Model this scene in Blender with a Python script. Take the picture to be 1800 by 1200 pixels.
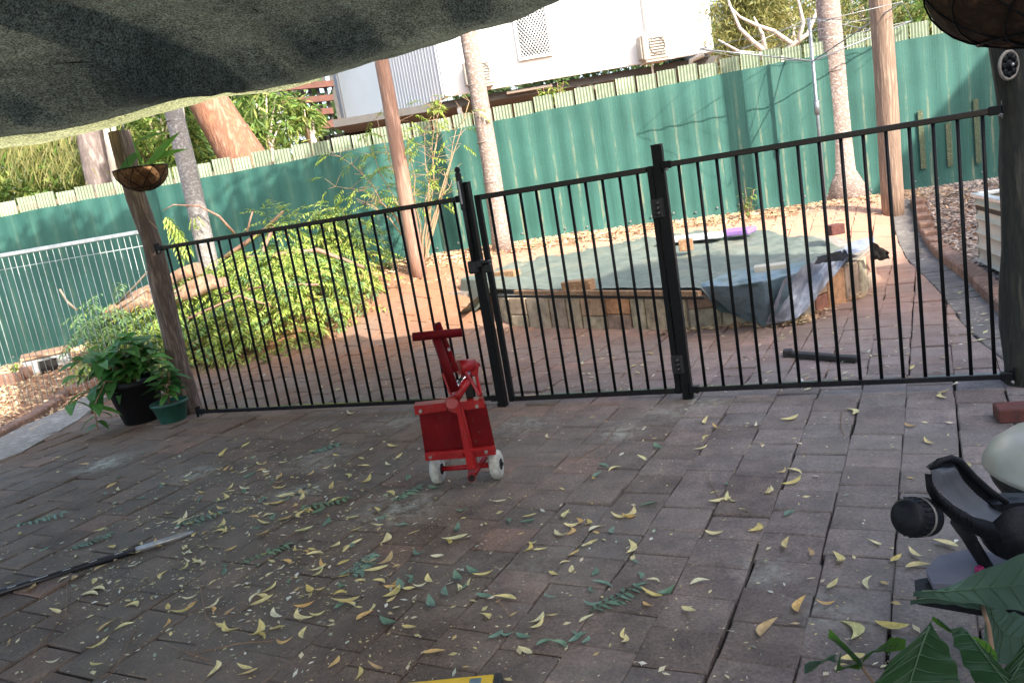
import bpy, math, random
from mathutils import Vector, Matrix, noise
for o in list(bpy.data.objects): bpy.data.objects.remove(o)
S = bpy.context.scene
col = S.collection
rnd = random.Random(7)
R = math.radians
U = rnd.uniform

# ------------------------------------------------------------------ camera
F_PX, PITCH, ROLL, EYE = 1398.6, 0.19386, -0.16755, 1.22
fw = Vector((0, math.cos(PITCH), -math.sin(PITCH)))
x0 = Vector((1, 0, 0)); u0 = x0.cross(fw)
CX = math.cos(ROLL) * x0 + math.sin(ROLL) * u0
CU = -math.sin(ROLL) * x0 + math.cos(ROLL) * u0
cd = bpy.data.cameras.new('camera'); cam = bpy.data.objects.new('camera', cd); col.objects.link(cam)
cd.sensor_width = 36; cd.sensor_fit = 'HORIZONTAL'; cd.lens = F_PX / 1800 * 36; cd.clip_start = 0.05; cd.clip_end = 600
m = Matrix((CX, CU, -fw)).transposed().to_4x4(); m.translation = (0, 0, EYE); cam.matrix_world = m
S.camera = cam

# ------------------------------------------------------------------ light
SUN_EL, SUN_AZ = R(34), R(35)            # light travels away from the camera and to the left
SD = Vector((-math.sin(SUN_AZ) * math.cos(SUN_EL), math.cos(SUN_AZ) * math.cos(SUN_EL), -math.sin(SUN_EL)))
w = bpy.data.worlds.new('World'); S.world = w; w.use_nodes = True
nt = w.node_tree; sky = nt.nodes.new('ShaderNodeTexSky'); sky.sky_type = 'NISHITA'; sky.sun_disc = False
sky.sun_elevation = SUN_EL; sky.sun_rotation = math.pi - SUN_AZ
sky.air_density = 1.0; sky.dust_density = 4.0; sky.ozone_density = .6
bg = nt.nodes['Background']; bg.inputs['Strength'].default_value = 0.15
nt.links.new(sky.outputs[0], bg.inputs[0])
sl = bpy.data.lights.new('sun', 'SUN'); sl.energy = 2.6; sl.angle = R(0.5); sl.color = (1, .93, .82)
so = bpy.data.objects.new('sun', sl); col.objects.link(so)
so.rotation_euler = SD.to_track_quat('-Z', 'Y').to_euler(); so.location = (6, -8, 9)
S.view_settings.view_transform = 'Standard'; S.view_settings.look = 'None'
S.view_settings.exposure = 1.87; S.view_settings.gamma = 1

# ------------------------------------------------------------------ terrain and pixel helpers (real 3D points)
def lerp_tab(tab, x):
    if x <= tab[0][0]: return tab[0][1]
    for (a, va), (b, vb) in zip(tab, tab[1:]):
        if x <= b: return va + (vb - va) * (x - a) / (b - a)
    return tab[-1][1]
A_TAB = [(-7, 0), (-5.6, .08), (-4, .34), (-1, .54), (1, .50), (3.4, .40), (6, .33), (9, .33)]
def H(x, y):
    t = min(1, max(0, (y - 6.6) / 2.3)); t = t * t * (3 - 2 * t)
    return lerp_tab(A_TAB, x) * t
def ray(px, py): return fw + (px - 900) / F_PX * CX - (py - 600) / F_PX * CU
def GP(px, py, z=0.):
    d = ray(px, py); return Vector((0, 0, EYE)) + d * ((z - EYE) / d.z)
def YP(px, py, y):
    d = ray(px, py); return Vector((0, 0, EYE)) + d * (y / d.y)
def TP(px, py, up=0.):
    d = ray(px, py); t = 1.0
    while t < 14:
        p = Vector((0, 0, EYE)) + d * t
        if p.z <= H(p.x, p.y) + up: return p
        t += 0.01
    return p
def fence_y(x): return 9.69 - .0407 * x
def FP(px, py):                      # point on the back fence plane
    d = ray(px, py); t = 9.69 / (d.y + .0407 * d.x); return Vector((0, 0, EYE)) + d * t

# ------------------------------------------------------------------ materials
def ramp(nt, fac, stops):
    r = nt.nodes.new('ShaderNodeValToRGB'); e = r.color_ramp.elements
    while len(e) < len(stops): e.new(.5)
    for i, (p, c) in enumerate(stops): e[i].position = p; e[i].color = (*c, 1)
    nt.links.new(fac, r.inputs[0]); return r.outputs[0]
def mix(nt, fac, a, b, mode='MIX'):
    n = nt.nodes.new('ShaderNodeMix'); n.data_type = 'RGBA'; n.blend_type = mode
    for s, v in ((0, fac), (6, a), (7, b)):
        if hasattr(v, 'links'): nt.links.new(v, n.inputs[s])
        elif isinstance(v, (int, float)): n.inputs[s].default_value = v
        else: n.inputs[s].default_value = (*v, 1)
    return n.outputs[2]
def math_(nt, op, a, b=0.):
    n = nt.nodes.new('ShaderNodeMath'); n.operation = op
    for s, v in ((0, a), (1, b)):
        if hasattr(v, 'links'): nt.links.new(v, n.inputs[s])
        else: n.inputs[s].default_value = v
    return n.outputs[0]
def coords(nt, scale=(1, 1, 1), kind='Object'):
    t = nt.nodes.new('ShaderNodeTexCoord'); mp = nt.nodes.new('ShaderNodeMapping')
    mp.inputs['Scale'].default_value = scale; nt.links.new(t.outputs[kind], mp.inputs[0]); return mp.outputs[0]
def noise_(nt, vec, scale, detail=4, rough=.6):
    n = nt.nodes.new('ShaderNodeTexNoise'); n.inputs['Scale'].default_value = scale
    n.inputs['Detail'].default_value = detail; n.inputs['Roughness'].default_value = rough
    nt.links.new(vec, n.inputs['Vector']); return n.outputs[0]
def base(name):
    m = bpy.data.materials.new(name); m.use_nodes = True; return m, m.node_tree, m.node_tree.nodes['Principled BSDF']
def bump_(nt, b, h, strength, dist=.01):
    n = nt.nodes.new('ShaderNodeBump'); n.inputs['Strength'].default_value = strength; n.inputs['Distance'].default_value = dist
    nt.links.new(h, n.inputs['Height']); nt.links.new(n.outputs[0], b.inputs['Normal'])
def island(nt): return nt.nodes.new('ShaderNodeNewGeometry').outputs['Random Per Island']
def mat(name, c1, c2=None, scale=20, rough=.7, bump=0, stretch=(1, 1, 1), metal=0, spec=.5, isl=0, lo=.35, hi=.65, dist=.01, c3=None):
    m, nt, b = base(name); c2 = c2 or c1
    v = coords(nt, stretch); n = noise_(nt, v, scale)
    st = [(lo, c1), (hi, c2)] if c3 is None else [(lo, c1), ((lo + hi) / 2, c2), (hi, c3)]
    c = ramp(nt, n, st)
    if isl:
        k = ramp(nt, island(nt), [(0, (1 - isl,) * 3), (1, (1 + isl,) * 3)])
        c = mix(nt, 1., c, k, 'MULTIPLY')
    nt.links.new(c, b.inputs['Base Color'])
    b.inputs['Roughness'].default_value = rough; b.inputs['Metallic'].default_value = metal
    b.inputs['Specular IOR Level'].default_value = spec
    if bump: bump_(nt, b, n, bump, dist)
    return m
def leafmat(name, cols, trans=.35, rough=.5, obj=False, spec=.35):
    m, nt, b = base(name)
    f = nt.nodes.new('ShaderNodeObjectInfo').outputs['Random'] if obj else island(nt)
    n = len(cols); c = ramp(nt, f, [(i / (n - 1), k) for i, k in enumerate(cols)])
    v = coords(nt); nn = noise_(nt, v, 60 if obj else 6, 3)
    c = mix(nt, 1., c, ramp(nt, nn, [(.3, (.72,) * 3), (.7, (1.2,) * 3)]), 'MULTIPLY')
    nt.links.new(c, b.inputs['Base Color']); b.inputs['Roughness'].default_value = rough
    b.inputs['Specular IOR Level'].default_value = spec
    t = nt.nodes.new('ShaderNodeBsdfTranslucent'); nt.links.new(c, t.inputs[0])
    ms = nt.nodes.new('ShaderNodeMixShader'); ms.inputs[0].default_value = trans
    nt.links.new(b.outputs[0], ms.inputs[1]); nt.links.new(t.outputs[0], ms.inputs[2])
    nt.links.new(ms.outputs[0], nt.nodes['Material Output'].inputs[0]); return m

M = {}
M['black'] = mat('black_powder_coat', (.004, .005, .006), (.008, .009, .010), 40, .42, .03, spec=.2)
M['rail'] = mat('rail_powder_coat', (.006, .007, .009), (.010, .011, .013), 40, .16, .02, spec=.6)
M['plastic'] = mat('black_plastic', (.012, .012, .013), (.022, .022, .024), 60, .45, .1)
M['zinc'] = mat('zinc_bolt', (.55, .55, .55), (.4, .4, .4), 80, .35, metal=.9)
M['alu'] = mat('galvanised_steel', (.42, .45, .47), (.6, .62, .64), 25, .4, metal=.6, stretch=(1, 1, 1))
M['wire'] = mat('galvanised_wire', (.36, .42, .42), (.5, .56, .56), 25, .45, metal=.4)
def red_material(name, a, b_, rough, dust=.3, spec=.35):
    m, nt, b = base(name); t = nt.nodes.new('ShaderNodeTexCoord').outputs['Object']
    c = ramp(nt, noise_(nt, t, 9, 4), [(.3, a), (.7, b_)])
    c = mix(nt, ramp(nt, noise_(nt, t, 34, 6, .75), [(.62, (0, 0, 0)), (.67, (.85,) * 3)]), c, (.085, .05, .045))
    c = mix(nt, ramp(nt, noise_(nt, coords(nt, (3, 3, .6)), 14, 5, .7), [(.5, (0, 0, 0)), (.8, (dust,) * 3)]), c, (.26, .13, .11))
    nt.links.new(c, b.inputs['Base Color']); b.inputs['Roughness'].default_value = rough; b.inputs['Specular IOR Level'].default_value = spec
    bump_(nt, b, noise_(nt, t, 34, 6, .75), .15, .003); return m
M['red'] = red_material('red_paint', (.36, .010, .014), (.25, .007, .011), .36)
M['reddark'] = red_material('worn_red_paint', (.16, .004, .007), (.09, .003, .005), .6, .07, .12)
M['chrome'] = mat('chrome_ram', (.75, .72, .8), (.65, .62, .7), 8, .18, metal=1)
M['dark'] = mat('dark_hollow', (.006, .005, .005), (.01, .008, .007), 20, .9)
M['wheel'] = mat('grey_white_rubber', (.52, .53, .48), (.36, .36, .32), 26, .7, .2, c3=(.6, .61, .56))
M['log'] = mat('weathered_log', (.19, .13, .095), (.08, .055, .043), 6, .85, .9, stretch=(6, 6, .7), c3=(.27, .2, .155), lo=.3, hi=.7)
M['logdark'] = mat('treated_dark_log', (.05, .048, .035), (.022, .024, .02), 5, .85, .8, stretch=(6, 6, .8), c3=(.10, .09, .065), lo=.3, hi=.72)
M['timber'] = mat('pink_brown_timber', (.38, .21, .15), (.26, .145, .105), 7, .8, .5, stretch=(9, 9, .5), c3=(.46, .29, .22))
M['timber2'] = mat('tan_timber_post', (.30, .2, .14), (.19, .125, .09), 7, .8, .6, stretch=(9, 9, .5), c3=(.4, .28, .2))
M['palm'] = mat('palm_bark', (.42, .34, .31), (.22, .15, .12), 17, .85, .6, stretch=(2, 2, 3), c3=(.5, .43, .39), lo=.32, hi=.62)
M['palmgrey'] = mat('grey_palm_bark', (.33, .31, .31), (.2, .18, .17), 15, .85, .6, stretch=(2, 2, 3), c3=(.42, .41, .41), lo=.3, hi=.65)
M['gum'] = mat('orange_gum_bark', (.33, .16, .09), (.2, .09, .055), 5, .85, .9, stretch=(3, 3, .8), c3=(.42, .25, .17), lo=.3, hi=.7, dist=.04)
M['greybark'] = mat('grey_bark', (.26, .21, .19), (.14, .11, .10), 5, .85, .7, stretch=(3, 3, .8), c3=(.36, .31, .29), lo=.3, hi=.7)
M['whitebark'] = mat('white_bark', (.62, .55, .48), (.42, .34, .28), 6, .8, .4, stretch=(2, 2, 1))
M['twig'] = mat('twig_bark', (.32, .2, .12), (.2, .12, .07), 15, .8, .3)
M['cutlog'] = mat('cut_log_bark', (.40, .24, .14), (.26, .15, .09), 9, .85, .6, c3=(.46, .32, .22))
M['brick'] = mat('orange_brick', (.33, .19, .13), (.22, .125, .09), 26, .9, .5, isl=.14, c3=(.40, .27, .2), lo=.3, hi=.7)
M['brickloose'] = mat('sandy_brick', (.40, .24, .13), (.28, .15, .08), 40, .9, .5, c3=(.46, .31, .18))
M['brickred'] = mat('dark_red_brick', (.16, .05, .04), (.09, .035, .03), 40, .9, .5)
M['concrete'] = mat('old_concrete', (.36, .32, .27), (.25, .22, .19), 12, .9, .3, c3=(.42, .38, .33))
M['bark'] = mat('bark_chips', (.40, .24, .13), (.56, .40, .25), 3, .85, isl=.55, c3=(.36, .17, .09))
M['barkgrey'] = mat('grey_bark_chips', (.27, .21, .17), (.42, .35, .30), 3, .85, isl=.65)
M['litter'] = mat('dry_leaf_litter', (.50, .33, .19), (.60, .46, .28), 3, .8, isl=.45, c3=(.42, .22, .12))
M['fibre'] = mat('coconut_fibre', (.24, .12, .045), (.12, .055, .02), 22, .95, .9, c3=(.36, .2, .085), lo=.3, hi=.7, dist=.02)
M['fibredark'] = mat('dark_fibre', (.06, .03, .015), (.03, .015, .008), 22, .95, .9, c3=(.10, .05, .025), dist=.02)
M['potblack'] = mat('black_pot', (.006, .007, .009), (.011, .011, .013), 30, .5, spec=.2)
M['potgreen'] = mat('green_pot', (.012, .07, .05), (.02, .09, .065), 30, .45)
M['soil'] = mat('potting_soil', (.05, .032, .02), (.09, .06, .04), 40, .95, .5)
M['rope'] = mat('sisal_rope', (.42, .3, .19), (.3, .2, .12), 60, .9)
M['yellow'] = mat('yellow_level', (.75, .5, .03), (.68, .44, .02), 30, .4)
M['vial'] = mat('vial_glass', (.12, .18, .2), (.2, .28, .3), 30, .1)
M['bbqblack'] = mat('bbq_black', (.007, .008, .010), (.013, .014, .018), 90, .5, .2, spec=.2)
M['bbqlid'] = mat('bbq_lid', (.42, .42, .36), (.36, .36, .31), 20, .35)
M['shelf'] = mat('grey_shelf', (.17, .17, .21), (.14, .14, .18), 20, .6)
M['traygrey'] = mat('dark_grey_tray', (.06, .063, .075), (.05, .052, .062), 60, .5, .1)
M['magenta'] = mat('magenta_plastic', (.35, .02, .12), (.3, .02, .1), 20, .5)
M['cream'] = mat('cream_steel', (.55, .52, .44), (.48, .45, .38), 8, .5, .1)
M['palegreen'] = mat('pale_green_sheet', (.28, .335, .235), (.22, .27, .185), 3, .6, c3=(.32, .37, .265), isl=.14)
M['housewhite'] = mat('white_wall_paint', (.78, .78, .77), (.76, .76, .75), 1.5, .6)
M['housegrey'] = mat('grey_corrugated_cladding', (.50, .53, .57), (.45, .48, .52), 1.5, .5)
M['houseblue'] = mat('blue_grey_cladding', (.33, .38, .45), (.30, .35, .41), 1.5, .6)
M['block'] = mat('brown_block', (.22, .125, .085), (.16, .09, .06), 4, .9)
M['decktimber'] = mat('red_brown_deck', (.15, .06, .045), (.1, .045, .035), 6, .8)
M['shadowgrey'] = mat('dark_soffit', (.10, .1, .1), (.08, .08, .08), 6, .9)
M['acbody'] = mat('ac_casing', (.42, .38, .33), (.38, .35, .30), 6, .5)
M['acgrille'] = mat('ac_grille', (.22, .2, .18), (.18, .165, .15), 6, .5)
M['glass'] = mat('window_glass', (.10, .12, .14), (.14, .16, .18), 2, .15)
M['screen'] = mat('security_mesh', (.55, .57, .58), (.5, .52, .53), 6, .5)
M['planewhite'] = mat('white_board', (.78, .76, .78), (.72, .7, .72), 6, .5)
M['purple'] = mat('purple_foam', (.30, .17, .46), (.27, .15, .42), 6, .7)
M['hoist'] = mat('hoist_steel', (.30, .32, .34), (.22, .24, .26), 20, .4, metal=.5)
M['mould'] = mat('grey_timber', (.3, .24, .18), (.2, .16, .12), 10, .85, .3)
M['tape'] = mat('silver_pole', (.40, .42, .43), (.3, .31, .32), 40, .4, metal=.4)
M['poleblack'] = mat('black_pole', (.012, .012, .016), (.02, .02, .024), 40, .45)
M['whitepaint'] = mat('white_print', (.7, .7, .7), (.6, .6, .6), 30, .6)
M['blackrubber'] = mat('black_rubber', (.02, .02, .02), (.035, .033, .03), 30, .7)
# foliage
M['leafyellow'] = leafmat('fallen_yellow', [(.72, .58, .18), (.88, .78, .42), (.80, .70, .28), (.90, .86, .62), (.68, .64, .26), (.76, .48, .18), (.84, .76, .34), (.56, .38, .20)], .1, .6, True)
M['leafgreenfall'] = leafmat('fallen_green', [(.14, .25, .17), (.22, .35, .27), (.16, .28, .14)], .12, .55, True)
M['leafstuff'] = leafmat('fallen_small', [(.72, .62, .24), (.8, .72, .5), (.58, .54, .24), (.6, .42, .18), (.86, .84, .74), (.24, .36, .24)], .1, .7)
M['pile'] = leafmat('cut_foliage', [(.34, .46, .08), (.48, .60, .13), (.20, .34, .08), (.58, .66, .20), (.38, .50, .10), (.46, .36, .14)], .35, .5)
M['piledark'] = leafmat('wilting_foliage', [(.13, .23, .10), (.18, .31, .13), (.26, .38, .11)], .3, .5)
M['shrub'] = leafmat('young_leaves', [(.28, .42, .06), (.42, .52, .10), (.20, .34, .05), (.5, .5, .14)], .4, .5)
M['pot1'] = leafmat('pot_leaves', [(.05, .17, .04), (.08, .24, .055), (.15, .36, .07), (.045, .15, .05)], .35, .4)
M['bigleaf'] = leafmat('big_dark_leaf', [(.014, .042, .015), (.022, .058, .02), (.014, .038, .013)], .15, .5, False, .2)
M['biggrey'] = leafmat('greyish_leaf', [(.06, .11, .08), (.08, .14, .10)], .2, .55, False, .2)
M['vein'] = mat('leaf_vein', (.05, .10, .045), (.04, .085, .04), 30, .5)
M['brightleaf'] = leafmat('bright_leaf', [(.09, .22, .03), (.12, .26, .04)], .45, .45)
M['olive'] = leafmat('olive_foliage', [(.20, .21, .06), (.28, .27, .08), (.14, .17, .05), (.33, .30, .12), (.10, .13, .05)], .35, .6)
M['jungle'] = leafmat('jungle_foliage', [(.10, .2, .04), (.18, .30, .06), (.06, .12, .03), (.30, .38, .10), (.4, .42, .14)], .4, .55)
M['darkgreen'] = leafmat('dark_foliage', [(.05, .10, .03), (.09, .16, .04), (.035, .07, .025), (.13, .2, .06)], .3, .55)
M['grassy'] = leafmat('weeds', [(.16, .28, .05), (.24, .36, .08), (.12, .2, .05)], .35, .6)

def paving_material():
    m, nt, b = base('brown_clay_pavers')
    t = nt.nodes.new('ShaderNodeTexCoord').outputs['Object']
    k = island(nt)
    c = ramp(nt, k, [(0, (.125, .105, .094)), (.3, (.160, .140, .128)), (.55, (.185, .158, .144)), (.75, (.150, .138, .130)), (.93, (.20, .172, .156)), (1, (.23, .165, .142))])
    n1 = noise_(nt, t, 7, 6, .7); n2 = noise_(nt, t, 110, 4, .75); n3 = noise_(nt, t, 1.1, 3, .55); n4 = noise_(nt, t, 320, 2, .5)
    c = mix(nt, 1., c, ramp(nt, n1, [(.3, (.62, .62, .65)), (.7, (1.38, 1.36, 1.32))]), 'MULTIPLY')
    c = mix(nt, 1., c, ramp(nt, n2, [(.35, (.7, .7, .7)), (.68, (1.45, 1.42, 1.36))]), 'MULTIPLY')
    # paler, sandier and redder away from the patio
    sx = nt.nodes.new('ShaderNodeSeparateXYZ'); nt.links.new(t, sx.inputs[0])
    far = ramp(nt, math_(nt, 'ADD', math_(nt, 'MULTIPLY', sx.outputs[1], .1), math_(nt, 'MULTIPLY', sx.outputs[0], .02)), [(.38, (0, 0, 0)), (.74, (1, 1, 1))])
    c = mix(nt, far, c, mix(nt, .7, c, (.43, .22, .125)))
    side_light = ramp(nt, math_(nt, 'ADD', math_(nt, 'ADD', math_(nt, 'MULTIPLY', sx.outputs[0], .32), math_(nt, 'MULTIPLY', sx.outputs[1], .03)), math_(nt, 'MULTIPLY', n3, .3)), [(.08, (.86, .75, .64)), (.62, (1.42, 1.40, 1.50))])  # brighter light on the right painted into the paver colour; left darker, warmer
    c = mix(nt, 1., c, side_light, 'MULTIPLY')
    # greenish algae / dust drift
    c = mix(nt, ramp(nt, n3, [(.42, (0, 0, 0)), (.72, (.6, .6, .6))]), c, (.20, .19, .165))
    # powder spills with a shape of their own
    acc = None
    for (px, py, rr, s) in ((180, 820, .16, 1), (345, 838, .12, .7), (525, 870, .10, 1), (700, 900, .2, .6), (1095, 765, .12, .7), (1235, 715, .13, .8), (920, 750, .16, .5), (1340, 1010, .10, .5), (700, 745, .2, .35), (1460, 1080, .12, .4), (930, 1000, .3, .15), (570, 812, .2, .4), (1180, 730, .2, .4)):
        p = GP(px, py)
        d = nt.nodes.new('ShaderNodeVectorMath'); d.operation = 'DISTANCE'; nt.links.new(t, d.inputs[0]); d.inputs[1].default_value = p
        f = math_(nt, 'SUBTRACT', 1, math_(nt, 'DIVIDE', d.outputs['Value'], rr * 1.25))
        f = math_(nt, 'MULTIPLY', math_(nt, 'MAXIMUM', f, 0), s * 1.5)
        acc = f if acc is None else math_(nt, 'MAXIMUM', acc, f)
    pm = math_(nt, 'MULTIPLY', acc, ramp(nt, noise_(nt, t, 24, 5, .75), [(.42, (0, 0, 0)), (.62, (1, 1, 1))]))
    c = mix(nt, math_(nt, 'MINIMUM', pm, .8), c, (.42, .44, .38))
    # fine crumbs
    c = mix(nt, ramp(nt, n4, [(.70, (0, 0, 0)), (.74, (.8, .8, .8))]), c, (.36, .31, .22))
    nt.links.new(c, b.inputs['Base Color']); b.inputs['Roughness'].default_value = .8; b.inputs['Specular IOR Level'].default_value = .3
    bump_(nt, b, math_(nt, 'ADD', n2, math_(nt, 'MULTIPLY', n1, 1.5)), .5, .006)
    return m
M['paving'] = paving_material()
def ground_material():
    m, nt, b = base('dry_soil_and_litter')
    t = nt.nodes.new('ShaderNodeTexCoord').outputs['Object']
    n1 = noise_(nt, t, 3, 5); n2 = noise_(nt, t, 40, 5, .7)
    c = ramp(nt, n1, [(.3, (.30, .15, .08)), (.55, (.38, .21, .12)), (.75, (.28, .17, .1))])
    c = mix(nt, 1., c, ramp(nt, n2, [(.3, (.55,) * 3), (.7, (1.4,) * 3)]), 'MULTIPLY')
    sx = nt.nodes.new('ShaderNodeSeparateXYZ'); nt.links.new(t, sx.inputs[0])
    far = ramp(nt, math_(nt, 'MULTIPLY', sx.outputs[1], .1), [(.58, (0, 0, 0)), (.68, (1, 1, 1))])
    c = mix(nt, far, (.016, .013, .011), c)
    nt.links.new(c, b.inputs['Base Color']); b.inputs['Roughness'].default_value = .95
    bump_(nt, b, n2, .8, .02); return m
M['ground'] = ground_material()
def cloth_material(name, c1, c2, trans, weave=420):
    m, nt, b = base(name)
    t = nt.nodes.new('ShaderNodeTexCoord').outputs['Object']
    n1 = noise_(nt, t, 1.6, 4); n2 = noise_(nt, coords(nt, (1, 1, 1)), weave, 1, .5); n3 = noise_(nt, t, 25, 3)
    c = ramp(nt, n1, [(.3, c1), (.7, c2)])
    c = mix(nt, 1., c, ramp(nt, n2, [(.35, (.3,) * 3), (.65, (1.7,) * 3)]), 'MULTIPLY')
    c = mix(nt, 1., c, ramp(nt, n3, [(.3, (.7,) * 3), (.7, (1.3,) * 3)]), 'MULTIPLY')
    nt.links.new(c, b.inputs['Base Color']); b.inputs['Roughness'].default_value = .9
    tr = nt.nodes.new('ShaderNodeBsdfTranslucent'); nt.links.new(c, tr.inputs[0])
    ms = nt.nodes.new('ShaderNodeMixShader'); ms.inputs[0].default_value = trans
    nt.links.new(b.outputs[0], ms.inputs[1]); nt.links.new(tr.outputs[0], ms.inputs[2])
    nt.links.new(ms.outputs[0], nt.nodes['Material Output'].inputs[0])
    bump_(nt, b, n2, .4, .002); return m
M['sail'] = cloth_material('dark_shade_cloth', (.038, .047, .038), (.095, .105, .08), .36, 110)
M['sailedge'] = cloth_material('olive_shade_cloth', (.26, .28, .13), (.38, .38, .21), .6, 90)
def green_cloth():
    m, nt, b = base('green_fence_cloth')
    t = nt.nodes.new('ShaderNodeTexCoord').outputs['Object']
    n1 = noise_(nt, t, 1.2, 3); n2 = noise_(nt, coords(nt, (46, 30, .5)), 3, 4, .65); n3 = noise_(nt, coords(nt, (1, 1, 1)), 160, 2)
    c = ramp(nt, n1, [(.3, (.015, .082, .066)), (.7, (.029, .118, .098))])
    c = mix(nt, 1., c, ramp(nt, n2, [(.35, (.82,) * 3), (.65, (1.2,) * 3)]), 'MULTIPLY')
    c = mix(nt, 1., c, ramp(nt, n3, [(.3, (.75,) * 3), (.7, (1.25,) * 3)]), 'MULTIPLY')
    # dusty vertical bands where the gaps between sheets show through the cloth
    sx = nt.nodes.new('ShaderNodeSeparateXYZ'); nt.links.new(t, sx.inputs[0])
    ph = math_(nt, 'ABSOLUTE', math_(nt, 'SUBTRACT', math_(nt, 'FRACT', math_(nt, 'DIVIDE', sx.outputs[0], .243)), .5))
    band = ramp(nt, ph, [(.045, (1, 1, 1)), (.075, (0, 0, 0))])
    leftfade = ramp(nt, math_(nt, 'ADD', math_(nt, 'MULTIPLY', sx.outputs[0], .25), .5), [(.12, (.3,) * 3), (.4, (1,) * 3)])
    lowz = ramp(nt, math_(nt, 'MULTIPLY', math_(nt, 'SUBTRACT', sx.outputs[2], 0), .4), [(.24, (1, 1, 1)), (.60, (.0, .0, .0))])
    patch = ramp(nt, noise_(nt, coords(nt, (14, 1, 3)), 1.6, 4, .7), [(.42, (.0,) * 3), (.6, (1, 1, 1))])
    f = math_(nt, 'MULTIPLY', math_(nt, 'MULTIPLY', band, math_(nt, 'ADD', math_(nt, 'MULTIPLY', lowz, .8), .05)), math_(nt, 'MULTIPLY', patch, leftfade))
    c = mix(nt, f, c, (.17, .19, .125))
    nt.links.new(c, b.inputs['Base Color']); b.inputs['Roughness'].default_value = .75
    bump_(nt, b, n3, .3, .003); return m
M['fencecloth'] = green_cloth()
def tarp_material():
    m, nt, b = base('grey_green_tarp')
    t = nt.nodes.new('ShaderNodeTexCoord').outputs['Object']
    n1 = noise_(nt, t, 1.8, 4); n2 = noise_(nt, t, 9, 6, .75)
    c = ramp(nt, n1, [(.3, (.12, .150, .130)), (.55, (.16, .185, .155)), (.75, (.22, .215, .155))])
    c = mix(nt, 1., c, ramp(nt, n2, [(.3, (.8,) * 3), (.72, (1.25,) * 3)]), 'MULTIPLY')
    nt.links.new(c, b.inputs['Base Color']); b.inputs['Roughness'].default_value = .5
    bump_(nt, b, n2, .5, .02); return m
M['tarp'] = tarp_material()
M['tarpback'] = mat('silver_tarp_back', (.33, .36, .42), (.24, .27, .33), 9, .45, .5, c3=(.42, .46, .52), dist=.02)
M['tarpshade'] = mat('shaded_tarp', (.11, .17, .20), (.17, .25, .30), 7, .4, .6, c3=(.07, .12, .12), dist=.02)  # bluish copy of the tarp colour, painted for its shaded part
def flag_material():
    m, nt, b = base('flagstone_cladding')
    t = nt.nodes.new('ShaderNodeTexCoord').outputs['Object']; k = island(nt)
    c = ramp(nt, k, [(0, (.42, .33, .22)), (.25, (.44, .40, .28)), (.45, (.50, .25, .12)), (.65, (.36, .33, .25)), (.85, (.30, .12, .08)), (1, (.46, .37, .28))])
    n = noise_(nt, t, 14, 5, .7); c = mix(nt, 1., c, ramp(nt, n, [(.3, (.55,) * 3), (.7, (1.4,) * 3)]), 'MULTIPLY')
    nt.links.new(c, b.inputs['Base Color']); b.inputs['Roughness'].default_value = .85; bump_(nt, b, n, .6, .01); return m
M['flag'] = flag_material()

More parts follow.
